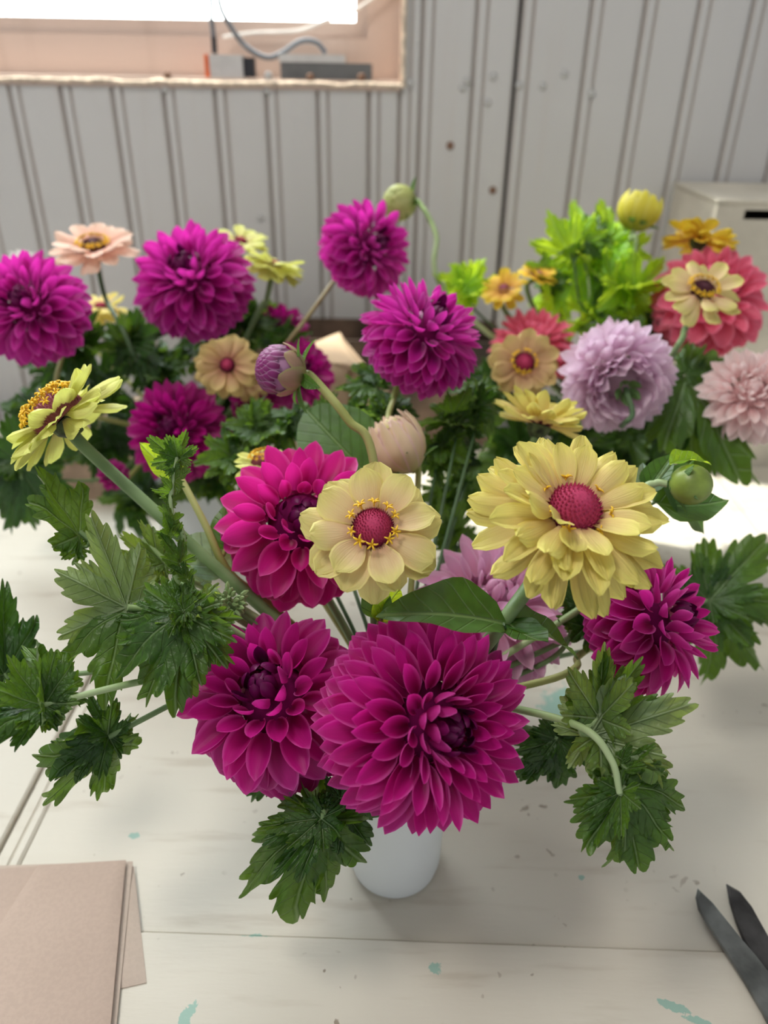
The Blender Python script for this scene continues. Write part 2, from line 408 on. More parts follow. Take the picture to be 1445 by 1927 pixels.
# window
framem = wallpaint('aged_pinkish_frame_paint', (0.62, 0.49, 0.42), (0.46, 0.35, 0.29))
rawm = plain('raw_cut_wood', (0.74, 0.52, 0.38), .8, .25, 90, .6)
cp = lambda px, py, y: on_plane_y(px, py, y)
win = empty('window_1', (0, WALL_Y, WZ0), None, None); tag(win, kind='structure')
fy = WALL_Y + .075
zt = cp(400, 36, fy).z; zm = cp(400, 68, fy).z; xr = cp(668, 20, fy).x; xm = cp(690, 60, fy).x
b = MB().box((WX0, WALL_Y - .002, WZ0 - .013), (WX1 + .001, WALL_Y + .11, WZ0)); b.build('sill', framem, win, smooth=False)
b = MB().box((WX0, fy, WZ0), (WX1, fy + .03, zm)).box((xm, fy, zm), (WX1, fy + .03, WZ1)); b.build('window_frame', framem, win, smooth=False)
b = MB().box((WX0, fy + .006, zm), (xm, fy + .03, zt)).box((xr, fy + .006, zt), (xm, fy + .03, WZ1)).box((WX0, fy + .006, zt), (WX0 + .05, fy + .03, WZ1)).box((WX0 + .05, fy + .006, WZ1 - .04), (xr, fy + .03, WZ1))
b.build('sash', framem, win, smooth=False)
b = MB().box((WX1 - .0005, WALL_Y - .004, WZ0), (WX1 + .004, WALL_Y + .11, WZ1)); b.build('jamb', rawm, win, smooth=False)
b = MB().box((WX0 - .01, WALL_Y - .004, WZ0), (WX0 + .001, WALL_Y + .11, WZ1)); b.build('jamb', rawm, win, smooth=False)
rg = random.Random(3)                                     # the torn pale edge of the boards round the opening
for kind in (0, 1):
    pts = []; n = 60 if kind == 0 else 30
    b = MB()
    if kind == 0:
        pts = [Vector((WX0 + (WX1 + .004 - WX0) * i / n, WALL_Y - .0035, WZ0 - .006 + rg.uniform(-.0015, .0015))) for i in range(n + 1)]
    else:
        pts = [Vector((WX1 + .004 + rg.uniform(-.001, .001), WALL_Y - .0035, WZ0 - .008 + (WZ1 - WZ0) * i / n)) for i in range(n + 1)]
    b.tube(pts, [.0032 + rg.uniform(-.0006, .0006) for _ in pts], 6)
    b.build('torn_edge', plain('torn_edge_wood', (0.80, 0.66, 0.52), .85, .2, 120, .6), win)
t = NT('window_glass'); tr = t.n('ShaderNodeBsdfTransparent'); gl = t.n('ShaderNodeBsdfGlossy'); gl.inputs['Roughness'].default_value = .03
tr.inputs[0].default_value = (.97, .99, .98, 1)
mx = t.n('ShaderNodeMixShader'); mx.inputs[0].default_value = .06; t.t.links.new(tr.outputs[0], mx.inputs[1]); t.t.links.new(gl.outputs[0], mx.inputs[2])
glassm = t.done(mx.outputs[0])
MB().box((WX0 + .04, fy + .016, zt - .005), (xr + .005, fy + .019, WZ1 - .03)).build('pane', glassm, win, smooth=False)

# ------------------------------------------------------------------ table: an old painted door laid flat
fz = 0.0
pL = on_plane_z(280, 1752, 0); pR = on_plane_z(1370, 1790, 0)
ang = math.atan2(pR.y - pL.y, pR.x - pL.x)
ca, sa = math.cos(ang), math.sin(ang)
def TB(u, v, z=0.0):                       # table coordinates: u along the seam, v away from the viewer
    return Vector((pL.x + u * ca - v * sa, pL.y + u * sa + v * ca, z))
def rel(px, py):
    q = on_plane_z(px, py, 0) - pL; return (q.x * ca + q.y * sa, -q.x * sa + q.y * ca)
uL = rel(72, 1500)[0]; uR = rel(1395, 975)[0]
pt = []
for (px, py, rx, ry, an) in [(352, 1912, .0035, .010, -.3), (818, 1822, .0035, .005, -.6), (1262, 1893, .010, .0028, -.35), (1310, 1920, .008, .0022, -.25),
                              (250, 1567, .004, .003, 0), (480, 1757, .011, .002, 0), (1065, 1330, .020, .030, 0), (700, 1520, .012, .006, 0), (1095, 1644, .0025, .002, 0)]:
    q = on_plane_z(px, py); pt.append((q.x, q.y, rx, ry, an))
creamp = paint_mat('cream_table_paint', (0.68, 0.635, 0.545), pt)
tv = on_plane_z(700, 1700)
table = empty('table', (tv.x, tv.y, -.75), 'cream painted wooden table top made of framed boards, chipped paint showing green', 'table')
def slab(name, u0, u1, v0, v1, z0, z1, bev=.0016):
    A = [TB(u0, v0), TB(u1, v0), TB(u1, v1), TB(u0, v1)]
    B = [TB(u0 + bev, v0 + bev), TB(u1 - bev, v0 + bev), TB(u1 - bev, v1 - bev), TB(u0 + bev, v1 - bev)]
    v = [Vector((p.x, p.y, z0)) for p in A] + [Vector((p.x, p.y, z1 - bev)) for p in A] + [Vector((p.x, p.y, z1)) for p in B]
    f = [(3, 2, 1, 0)] + [(k + i, k + (i + 1) % 4, k + 4 + (i + 1) % 4, k + 4 + i) for k in (0, 4) for i in range(4)] + [(8, 9, 10, 11)]
    return MB().add(v, f).build(name, creamp, table, smooth=False)
vB = 0.86
slab('front_rail', -0.9, 1.3, -.34, 0, -.04, .0, .0014)
slab('stile', uL - .55, uL - .012, .001, vB, -.04, -.001)
slab('stile', uR + .014, uR + .45, .001, vB, -.04, -.001)
slab('panel', uL + .010, uR - .010, .0015, vB, -.04, -.004, .0008)
slab('moulding', uL - .0115, uL + .0005, .001, vB, -.04, -.0055, .002)
slab('moulding', uL + .001, uL + .0095, .001, vB, -.04, -.0025, .002)
slab('moulding', uR - .0095, uR + .0135, .001, vB, -.04, -.0025, .003)
for u in (-.45, 1.0):
    for v in (-.3, .75):
        q = TB(u, v); MB().box((q.x - .03, q.y - .03, -.75), (q.x + .03, q.y + .03, -.04)).build('leg', creamp, table, smooth=False)
ce = MB().box((-4.2, -2.6, 2.4), (4.0, WALL_Y + .2, 2.5)).build('ceiling', plain('white_ceiling', (.8, .79, .77), .8, .03), smooth=False); tag(ce, kind='structure')
fl = MB().box((-2, -1.2, -.80), (2, WALL_Y + .012, -.75)).build('floor', plain('grey_floor', (.25, .22, .2), .7), smooth=False); tag(fl, kind='structure')

# ------------------------------------------------------------------ petals, leaves and flowers
_cache = {}
def dahlia_petal(mat, cls, var, pw=1.0):
    key = ('dp', mat, cls, var)
    if key in _cache: return _cache[key]
    rr = random.Random(cls * 17 + var * 5 + 1)
    Aw = (1.7, 1.65, 1.4, 1.1)[cls]; bend = (.75, .28, .0, -.38)[cls] + rr.uniform(-.12, .12)
    fold = rr.uniform(-.12, .12); tw = rr.uniform(-.25, .25)
    nu, nv = 9, 7; v = []; uv = []
    y = z = 0.0; pt_ = 0
    for i in range(nu):
        t = i / (nu - 1)
        tt = t
        if i:
            b = bend * (t ** 1.4) * 1.6; dt = t - pt_
            y += math.cos(b) * dt; z += math.sin(b) * dt
        pt_ = t; b = bend * (t ** 1.4) * 1.6
        wd = (.34 * (1 - t) + .95 * max(0, math.sin(PI * min(1, t ** .90))) ** .66) if t < 1 else 0.03
        A = Aw * (1.25 - .75 * t)
        for j in range(nv):
            s = -1 + 2 * j / (nv - 1)
            x = wd * math.sin(s * A) / A * 1.05; h = wd * (1 - math.cos(s * A)) / A
            h += -.05 * wd * (1 - abs(s)) * math.sin(PI * t) + fold * wd * s * .3
            cx = x + tw * t * t * .25
            # width is unit 1 -> scaled later by sx; heights scale with width too
            v.append((cx, y - math.sin(b) * h * .25, z * 1.0 + math.cos(b) * h * .25)); uv.append((j / (nv - 1), t))
    me = mesh('petal', v, grid_faces(nu, nv), M[mat], uv); _cache[key] = me; return me

def frame(X, Y, Z, loc, sx=1, sy=1, sz=1):
    m4 = Matrix.Identity(4)
    for i in range(3):
        m4[i][0] = X[i] * sx; m4[i][1] = Y[i] * sy; m4[i][2] = Z[i] * sz; m4[i][3] = loc[i]
    return m4

VASES = {}
def stem_part(root, pts, r, mat, r1=None, name='stem'):
    sp = spline(pts, 10); k = len(sp) - 1
    r1 = r1 or r
    return MB().tube(sp, [r + (r1 - r) * i / k for i in range(k + 1)], 10).build(name, M[mat], root)

def root_for(vase, seed):
    c, rad, h = VASES[vase]; rr = random.Random(seed)
    a = rr.uniform(0, 2 * PI); q = rr.uniform(.1, .6) * rad
    base = Vector((c.x + math.cos(a) * q, c.y + math.sin(a) * q, .012))
    return base

def mouth_for(vase, toward):
    c, rad, h = VASES[vase]; d = Vector((toward.x - c.x, toward.y - c.y, 0))
    if d.length > 1e-6: d.normalize()
    return Vector((c.x, c.y, h + .004)) + d * rad * .62

def stem_path(vase, head, tail, seed, via=()):
    base = root_for(vase, seed)
    nxt = via[0] if via else (tail if tail is not None else head)
    mo = mouth_for(vase, nxt)
    pts = [base, mo]
    for q in via: pts.append(q)
    if tail is not None: pts.append(tail)
    pts.append(head)
    return base, pts

def sepal_mesh(mat='sepal'):
    key = ('sep', mat)
    if key in _cache: return _cache[key]
    v = []; uv = []; nu, nv = 7, 5
    for i in range(nu):
        t = i / (nu - 1); wd = .3 * math.sin(PI * min(1, .12 + .88 * t)) ** .8
        for j in range(nv):
            s = -1 + 2 * j / (nv - 1); v.append((wd * s, t, .18 * s * s * wd * 3 - .35 * t * t)); uv.append((abs(s) * wd, t))
    me = mesh('sepal', v, grid_faces(nu, nv), M[mat], uv); _cache[key] = me; return me

def dahlia(label, px, py, d, diam, axis, mat='magenta', N=170, seed=1, vase='front', pw=1.0, via=(), flat=.8, thmax=128, stem='stem_olive',
           lean=(12, 24), group=None, sr=.0026, hole=.0, curl=0, sepals=True, wpx=None):
    rr = random.Random(seed); c = P(px, py, d); R = diam * d / F / 2; a = CV(*axis)
    e1 = a.orthogonal().normalized(); e2 = a.cross(e1)
    back = c - a * R * .55
    base, pts = stem_path(vase, back, back - a * R * .5 + Vector((0, 0, -.012)), seed, [P(*q) for q in via])
    root = empty('dahlia', base, label, 'flower', group)
    stem_part(root, pts, sr, stem, sr * .9)
    core = MB().lathe([(R * .40 * math.sin(PI * k / 8 + .02), -R * .42 * flat * math.cos(PI * k / 8)) for k in range(9)], 16, c - a * R * .06, a, cap1=True)
    core.build('receptacle', M['rec_' + mat] if 'rec_' + mat in M else M['rec_magenta'], root)
    ga = PI * (3 - math.sqrt(5)); th_m = math.radians(thmax)
    for i in range(N):
        f = (i + .6) / N; th = th_m * f ** .66
        az = i * ga + rr.uniform(-.1, .1)
        e = e1 * math.cos(az) + e2 * math.sin(az)
        q = sstep(0, math.radians(75), th)
        Re = R * (.74 + .26 * sstep(0, math.radians(62), th)) * rr.uniform(.95, 1.05)
        L = R * (.17 + .10 * sstep(0, .12, f) + .31 * q) * rr.uniform(.92, 1.10)
        if th > math.radians(95): L *= 1 - .12 * (th - math.radians(95))
        rb = max(.04 * R, Re - L * .90)
        dirb = a * (math.cos(th) * (flat if th < PI / 2 else .75)) + e * math.sin(th)
        ln = math.radians(-24 + (24 + lean[0] * 1.3) * sstep(.0, .34, f) + (lean[1] - lean[0]) * q) + rr.uniform(-.13, .13)
        tp = min(th + ln * (1 if th < PI * .55 else .3), math.radians(150))
        Y = (a * math.cos(tp) + e * math.sin(tp)).normalized(); Z = (a * math.sin(tp) - e * math.cos(tp)).normalized()
        X = Y.cross(Z).normalized()
        rot = Matrix.Rotation(rr.uniform(-.22, .22), 3, Y) @ Matrix.Rotation(rr.uniform(-.10, .10), 3, Z)
        X, Z, Y = rot @ X, rot @ Z, rot @ Y
        cls = 0 if f < .08 else 1 if f < .34 else 2 if f < .72 else 3
        if pw > 1.18 and f > .22: cls = min(3, cls + 1)
        sx = R * (.054 + .034 * sstep(0, .13, f) + .060 * sstep(.03, .45, f)) * pw * rr.uniform(.92, 1.1)
        loc = c + dirb * rb - Vector(base)
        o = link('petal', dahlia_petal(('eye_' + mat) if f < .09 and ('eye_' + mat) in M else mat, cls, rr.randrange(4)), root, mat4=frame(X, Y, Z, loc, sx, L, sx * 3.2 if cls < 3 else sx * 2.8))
    if sepals:
        for k in range(6):
            az = k * PI / 3 + .2; e = e1 * math.cos(az) + e2 * math.sin(az)
            Y = (e * .8 - a * .6).normalized(); Z = (a * .8 + e * .6).normalized(); X = Y.cross(Z)
            link('sepal', sepal_mesh(), root, mat4=frame(X, Y, Z, back + e * R * .06 - Vector(base), R * .28, R * .28, R * .28))
    return root

def zinnia_petal(mat, var):
    key = ('zp', mat, var)
    if key in _cache: return _cache[key]
    rr = random.Random(var * 31 + 7); v = []; uv = []; nu, nv = 9, 7
    bend = (-.30, -.10, .15, -.55, -.2, .0)[var % 6]; cup = (.25, -.20, .35, -.30, .12, -.25)[var % 6]; notch = .022 if var % 2 else .0
    for i in range(nu):
        t = i / (nu - 1)
        wd = .24 + .76 * sstep(0, .62, t) if t < .62 else max(0, 1 - ((t - .62) / .385) ** 2.8) ** .5
        for j in range(nv):
            s = -1 + 2 * j / (nv - 1)
            z = bend * t * t * .5 + cup * wd * (s * s) * .35 + .035 * math.cos(s * 3 * PI) * t * wd + rr.uniform(-.008, .008)
            y = t - notch * sstep(.8, 1, t) * max(0, 1 - abs(s) * 3) 
            v.append((wd * s, y, z)); uv.append((j / (nv - 1), t))
    me = mesh('petal', v, grid_faces(nu, nv), M[mat], uv); _cache[key] = me; return me

def floret_mesh():
    if 'flo' in _cache: return _cache['flo']
    b = MB(); b.tube([(0, 0, 0), (0, 0, .45), (0, 0, .7)], [.10, .13, .2], 6)
    for k in range(5):
        a = 2 * PI * k / 5; dx, dy = math.cos(a), math.sin(a)
        b.tube([(dx * .12, dy * .12, .62), (dx * .38, dy * .38, .88), (dx * .68, dy * .68, .95), (dx * .92, dy * .92, .80)], [.11, .15, .12, .03], 5)
    me = mesh('floret', b.v, b.f, M['floret']); _cache['flo'] = me; return me

def disc_mesh(mat, cone):
    key = ('disc', mat, cone)
    if key in _cache: return _cache[key]
    b = MB(); n = 12
    prof = lambda q: (math.sin(q * PI / 2), cone * math.cos(q * PI / 2) ** 1.0)
    b.lathe([(prof(k / 10)[0] * .92 + .002, prof(k / 10)[1] * .9) for k in range(10, -1, -1)], 24, cap1=True)
    N = 340; ga = PI * (3 - math.sqrt(5)); rr = random.Random(5)
    for i in range(N):
        q = math.sqrt((i + .5) / N); r, z = prof(q); dip = .30 * cone * math.exp(-(q / .16) ** 2)
        a = i * ga; p = Vector((r * math.cos(a) * .92, r * math.sin(a) * .92, z * .9 - dip))
        nn = Vector((math.cos(a) * q * .75, math.sin(a) * q * .75, 1.0 - .4 * q)).normalized()
        x = nn.orthogonal().normalized(); y = nn.cross(x); s = .045; h = .17 + rr.uniform(-.03, .05)
        lean = Vector((-math.cos(a), -math.sin(a), 0)) * .05
        b.add([p + x * s, p - x * s * .5 + y * s * .87, p - x * s * .5 - y * s * .87, p + nn * h + lean], [(0, 1, 3), (1, 2, 3), (2, 0, 3)])
    me = mesh('disc', b.v, b.f, M[mat], smooth=False); _cache[key] = me; return me

def zinnia(label, px, py, d, diam, axis, mat='z_cream', layers=((10, 8, 1.0), (10, -8, .97)), seed=1, vase='front', pw=.17, disc=.24, cone=.8,
           dmat='disc', nflo=9, via=(), stem='stem', sr=.0027, group=None, flo_r=.85, flo_s=.30, az0=0.0, flo_ring=1, tail=.9):
    rr = random.Random(seed); c = P(px, py, d); R = diam * d / F / 2; a = CV(*axis)
    up = UPV; e1 = (up - a * up.dot(a)).normalized(); e2 = a.cross(e1)
    back = c - a * R * .12
    base, pts = stem_path(vase, back, back - a * R * tail + Vector((0, 0, -.006)), seed + 50, [P(*q) for q in via])
    root = empty('zinnia', base, label, 'flower', group); B = Vector(base)
    stem_part(root, pts, sr, stem, sr * 1.1)
    MB().lathe([(sr * 1.1, -R * .30), (R * .13, -R * .25), (R * .22, -R * .13), (R * .23, -.0), (R * .12, R * .03)], 18, c, a, cap1=True).build('calyx', M['calyx'], root)
    for li, (n, el, ln) in enumerate(layers):
        for k in range(n):
            az = az0 + 2 * PI * (k + .5 * (li % 2)) / n + rr.uniform(-.09, .09) + li * .13
            e = e1 * math.cos(az) + e2 * math.sin(az); ee = math.radians(el + rr.uniform(-6, 6))
            Y = (e * math.cos(ee) + a * math.sin(ee)).normalized(); Z = (a * math.cos(ee) - e * math.sin(ee)).normalized()
            X = Y.cross(Z); rot = Matrix.Rotation(rr.uniform(-.2, .2), 3, Y); X = rot @ X; Z = rot @ Z
            L = R * ln * .84 * rr.uniform(.93, 1.05)
            loc = c + e * R * .16 + a * (R * .03 * (len(layers) - 1 - li) + R * .01) - B
            link('petal', zinnia_petal(mat, rr.randrange(6)), root, mat4=frame(X, Y, Z, loc, R * pw * rr.uniform(.9, 1.08), L, L))
    dr = R * disc; Mx = frame(e1, e2, a, c + a * R * .02 - B, dr, dr, dr)
    dsc = link('disc', disc_mesh(dmat, cone), root, mat4=Mx); Mi = Mx.inverted()
    for ring in range(flo_ring):
        for k in range(nflo):
            az = 2 * PI * (k + .5 * ring) / nflo + rr.uniform(-.16, .16); e = e1 * math.cos(az) + e2 * math.sin(az)
            fr = flo_r * (1 - .28 * ring); h = math.sqrt(max(0, 1 - fr * fr)) * cone * .9
            p = c + e * dr * fr * 1.05 + a * (dr * (h + .14) + R * .02) - B
            Z = (e * (.75 - .3 * ring) + a * .8).normalized(); X = Z.orthogonal().normalized(); Y = Z.cross(X); s = dr * flo_s * rr.uniform(.85, 1.15)
            link('floret', floret_mesh(), dsc, mat4=Mi @ frame(X, Y, Z, p, s, s, s))
    return root

def bud(label, px, py, d, size, axis, mat, inner=None, elong=1.0, seed=1, vase='front', nout=9, nin=40, open_=0.5, via=(), stem='stem_olive', sr=.0024, sep=6, sep_s=.75, sep_out=.6, group=None, smooth_ball=False, tail=.5, flare=.05):
    rr = random.Random(seed); c = P(px, py, d); R = size * d / F / 2; a = CV(*axis); e1 = a.orthogonal().normalized(); e2 = a.cross(e1)
    back = c - a * R * elong
    base, pts = stem_path(vase, back, back - a * R * tail, seed + 90, [P(*q) for q in via])
    root = empty('flower_bud', base, label, 'flower bud', group); B = Vector(base)
    stem_part(root, pts, sr, stem, sr)
    Q = Matrix((e1, e2, a)).transposed()
    MB().lathe([(R * .93 * math.sin(PI * k / 12 + .01), -R * elong * .93 * math.cos(PI * k / 12)) for k in range(13)], 20, c, a, cap1=True).build('core', M[inner or mat] if not smooth_ball else M[mat], root)
    def patch(mt, a0, a1, az, wa, off, flare=0.0):
        v = []; uv = []; nu, nv = 8, 5
        for i in range(nu):
            t = i / (nu - 1); al_ = a0 + (a1 - a0) * t; ww = wa * (.55 + .45 * math.sin(PI * min(1, t * .9 + .1))) * (1 if t < .7 else math.sqrt(max(0, 1 - ((t - .7) / .31) ** 2)))
            for j in range(nv):
                s = -1 + 2 * j / (nv - 1); az_ = az + s * ww / max(.35, math.sin(al_) if 0 < al_ < PI else .35) * .8
                rad = R * (off + flare * t * t - .02 * s * s)
                loc = Vector((math.sin(al_) * math.cos(az_) * rad, math.sin(al_) * math.sin(az_) * rad, -math.cos(al_) * rad * elong))
                v.append(c + Q @ loc - B); uv.append((j / (nv - 1), t))
        link('petal', mesh('petal', v, grid_faces(nu, nv), M[mt], uv), root)
    if not smooth_ball:
        for k in range(nout):
            patch(mat, .15, PI * (.62 + .2 * (1 - open_)) + rr.uniform(-.12, .12), 2 * PI * k / nout, PI / nout * 1.45, 1.02 + .03 * (k % 2), flare + .05 * rr.random())
        for k in range(nin):
            f = k / nin; patch(inner or mat, PI * (.50 + .4 * f), PI * (.68 + .30 * f), k * 2.4, .22 * (1 - .4 * f), 1.0 + .05 * (1 - f), .05)
    for k in range(sep):
        az = 2 * PI * k / sep + rr.uniform(-.2, .2); e = e1 * math.cos(az) + e2 * math.sin(az); so = sep_out * rr.uniform(.5, 1.3)
        Y = (e * so + a * (.9 - so)).normalized(); Z = (a * so - e * (.9 - so)).normalized(); X = Y.cross(Z)
        link('sepal', sepal_mesh(), root, mat4=frame(X, Y, Z, back + a * R * .12 + e * R * .4 - B, R * sep_s * 1.1, R * sep_s * 1.5, R * sep_s))
    return root

# leaves ---------------------------------------------------------------
def geranium_leaf(mat, var):
    key = ('gl', mat, var)
    if key in _cache: return _cache[key]
    rr = random.Random(var * 13 + 3)
    fold = (.0, .25, .45, -.25, .12, .6, -.4, .1)[var % 8]; droop = (.15, .3, .1, .35, -.15, .05, .25, .5)[var % 8]
    ruff = (.07, .10, .06, .11, .09, .07, .10, .13)[var % 8]
    lobes = [(-2.35, .44), (-1.60, .66), (-.80, .88), (0, 1.0), (.80, .88), (1.60, .66), (2.35, .44)]
    lobes = [(p + rr.uniform(-.08, .08), l * rr.uniform(.88, 1.08)) for p, l in lobes]
    n = 230; ring = 7; v = [(0, 0, 0)]; uv = [(0, 0)]; ph = rr.uniform(0, 6); span = 2.75
    for k in range(1, ring + 1):
        q = k / ring
        for j in range(n):
            f = -span + 2 * span * j / (n - 1)
            best = 0; dd = 0
            for p, l in lobes:
                x = (f - p); val = l * (1 - .50 * min(1.15, abs(x) / .41) ** 2.8)
                # sub-lobes on each lobe
                val *= 1 + .05 * math.cos(x * 15.7) - .02
                if val > best: best = val; dd = x
            th = .052 * (abs(math.sin((f + ph) * PI / .135)) - .6)
            r = best * (1 + th * 1.2 * q ** 4 * 2) * q
            x, y = r * math.sin(f), r * math.cos(f)
            z = ruff * (1.1 * q * math.sin(x * 7 + ph) * math.cos(y * 6 + 2 * ph) + .55 * q ** 6 * math.sin(f * 13 + ph) + .45 * q ** 8 * math.sin(f * 29 + 2 * ph)) + fold * abs(x) - droop * r * r - .05 * math.exp(-(dd * r / .04) ** 2) * q
            v.append((x, y, z)); uv.append((abs(r * math.sin(dd)), r * math.cos(dd)))
    fc = []
    for j in range(n - 1): fc.append((0, 1 + j, 2 + j))
    for k in range(ring - 1):
        for j in range(n - 1):
            a = 1 + k * n + j; fc.append((a, a + n, a + n + 1, a + 1))
    fc = [q[::-1] for q in fc]
    me = mesh('leaf', v, fc, M[mat], uv); 
    _cache[key] = me; return me

def oval_leaf(mat, var):
    key = ('ol', mat, var)
    if key in _cache: return _cache[key]
    bend = (.25, -.35, .6, .1)[var % 4]; fold = (.5, .3, .7, .1)[var % 4]; wide = (.26, .30, .24, .48)[var % 4]; wav = (.02, .03, .04, .0)[var % 4]
    nu, nv = 14, 9; v = []; uv = []
    for i in range(nu):
        t = i / (nu - 1); wd = wide * (math.sin(PI * min(1, t ** (.72 if var % 4 != 3 else .8))) ** (.85 if var % 4 != 3 else .6) if t < 1 else 0) + .01 * (1 - t)
        for j in range(nv):
            s = -1 + 2 * j / (nv - 1)
            v.append((wd * s, t, -bend * t * t + fold * abs(s) * wd + wav * math.sin(t * 14 + s * 2) * abs(s))); uv.append((abs(s) * wd, t))
    me = mesh('leaf', v, grid_faces(nu, nv), M[mat], uv); _cache[key] = me; return me

def put_leaf(root, j, t, nrm, mat='geranium', var=0, kind='g', wide=1.0, deep=1.0):
    B = Vector(root.location); J = P(*j); T = P(*t); Y = (T - J); L = Y.length; Y.normalize()
    Z = CV(*nrm); Z = (Z - Y * Z.dot(Y)).normalized(); X = Y.cross(Z)
    me = geranium_leaf(mat, var) if kind == 'g' else oval_leaf(mat, var)
    return link('leaf', me, root, mat4=frame(X, Y, Z, J - B, L * wide, L, L * deep))

def sprig(label, stempts, leaves, vase='front', seed=1, stem='stem', sr=.0022, group=None, cat='foliage', name='leaf_sprig', wood=True):
    pts = [P(*q) for q in stempts]
    c, rad, h = VASES[vase]; base = root_for(vase, seed)
    root = empty(name, base, label, cat, group)
    full = [base, mouth_for(vase, pts[0])] + pts
    stem_part(root, full, sr * 1.1, stem, sr * .7)
    sp = spline(full, 10)
    for lf in leaves:
        j, t, nrm = lf[0], lf[1], lf[2]; kw = lf[3] if len(lf) > 3 else {}
        put_leaf(root, j, t, nrm, **kw)
        J = P(*j); near = min(sp, key=lambda q: (q - J).length)
        if (near - J).length > .004:
            T = P(*t); k = (T - J).normalized() * min(.012, (near - J).length * .4)
            stem_part(root, [near, (near + J) / 2 - k * .3 - Vector((0, 0, .002)), J + (T - J) * .02], sr * .55, stem, sr * .45, 'petiole')
    return root

# ------------------------------------------------------------------ vases
t = NT('white_milk_glass')
whitev = t.done(t.principled((0.70, 0.74, 0.76), .35, None, .5, **{'Subsurface Weight': 0.0}))
waterm = plain('dim_water', (0.20, 0.24, 0.2), .1)
def vase(key, px, py, r, h, label, group=None, top=1.06):
    q = on_plane_z(px, py, -.004); d = Vector((q.x, q.y, 0)).normalized(); cx, cy = q.x, q.y + r
    z0 = -.0035
    pr = [(r * .80, z0), (r * .93, z0 + .003), (r * .99, z0 + .012), (r * 1.01, h * .3), (r * 1.0, h * .7), (r * top, h), (r * top - .002, h + .001), (r * .94, h * .7), (r * .93, h * .3), (r * .88, z0 + .012), (r * .7, z0 + .008), (.001, z0 + .008)]
    b = MB().lathe(pr, 48, (cx, cy, 0)); o = b.build('vase', whitev, origin=(cx, cy, z0)); tag(o, label, 'vase', group)
    VASES[key] = (Vector((cx, cy, 0)), r * .88, h); return o
vase('front', 742, 1702, .0345, .135, 'white vase in front holding the nearest bouquet on the cream table')
vase('left', 365, 1085, .042, .15, 'white vase behind, below the left bouquet of magenta dahlias')
vase('right', 1130, 1060, .042, .15, 'white vase at the back right under the pink and lavender dahlias')

# ------------------------------------------------------------------ front bouquet dahlias
dahlia('largest magenta dahlia, front centre, full round head facing the viewer', 800, 1357, .44, 408, (.46, .06, .88), 'magenta', 294, 11, pw=.95, lean=(16, 30), thmax=120)
dahlia('magenta dahlia with open folded petals, left of the largest front dahlia', 520, 1318, .475, 352, (-.20, .58, .78), 'magenta', 200, 12, pw=1.2, lean=(12, 30), thmax=130)
dahlia('hot pink dahlia behind the cream front zinnia', 568, 988, .52, 325, (.14, .30, .94), 'hotpink', 175, 13, pw=1.25, lean=(18, 34), thmax=130)
dahlia('deep magenta dahlia seen side on under the large yellow zinnia', 1222, 1172, .50, 275, (.72, .34, .55), 'magenta', 170, 14, pw=1.2, thmax=140, via=[(1060, 1270, .50)])
dahlia('lilac pink dahlia half hidden behind the zinnia leaves', 925, 1150, .56, 300, (.05, .62, .60), 'lilac', 170, 15, pw=1.0)
dahlia('magenta dahlia on an olive stem, standing above the middle', 795, 635, .62, 232, (.42, .62, .60), 'purple', 190, 16, pw=1.1, via=[(728, 850, .60)], sr=.0028, thmax=135)
# back-left bouquet
dahlia('magenta dahlia turned right, highest of all on a bare brown stem', 690, 468, .80, 178, (.60, .05, .75), 'purple', 150, 17, 'left', pw=1.15, via=[(545, 640, .79)], stem='stem_brown', thmax=130)
dahlia('large magenta dahlia facing up left, left of the tall brown stem', 363, 530, .78, 225, (-.15, .35, .85), 'purple', 190, 18, 'left', pw=1.1)
dahlia('magenta dahlia cut off by the left edge of the view', 60, 580, .72, 212, (-.1, .15, .95), 'purple', 170, 19, 'left', pw=1.15, via=[(120, 760, .75)])
dahlia('round deep magenta dahlia low in the left bouquet', 334, 812, .75, 190, (-.12, .12, .95), 'deepmag', 190, 20, 'left', pw=1.0)
dahlia('magenta dahlia behind the purple bud', 560, 705, .80, 140, (.3, .1, .9), 'deepmag', 120, 21, 'left', pw=1.2)
dahlia('small magenta dahlia at the back near the tall brown stem', 530, 622, .88, 105, (-.1, .3, .9), 'deepmag', 110, 22, 'left', pw=1.2)
dahlia('deep magenta dahlia below the tan zinnia and left of the bud', 482, 762, .80, 100, (0, .0, .95), 'deepmag', 110, 23, 'left', pw=1.2)
dahlia('tiny dark magenta dahlia low behind the thick zinnia stem', 212, 895, .78, 62, (-.2, -.3, .9), 'deepmag', 70, 24, 'left', pw=1.3)
dahlia('white dahlia peeping over the leftmost magenta dahlia', 40, 492, .95, 60, (0, .8, .5), 'white', 70, 25, 'left', pw=1.2)
# back-right bouquet
dahlia('pale lavender dahlia seen from behind with its stem showing', 1158, 708, .70, 212, (-.05, .50, -.80), 'lavender', 190, 26, 'right', pw=1.05, lean=(10, 20), thmax=150, via=[(1172, 800, .68)], stem='stem_dark')
dahlia('blush pink dahlia cut off by the right edge of the view', 1410, 745, .70, 185, (-.2, .35, .9), 'blush', 180, 27, 'right', pw=1.05)
dahlia('large coral pink dahlia behind the small cream zinnia, right', 1335, 568, .82, 215, (.05, .35, .9), 'coral', 150, 28, 'right', pw=1.3)
dahlia('coral pink dahlia behind the tan zinnia in the middle', 1003, 652, .84, 165, (0, .75, .60), 'coral', 170, 29, 'right', pw=.95)

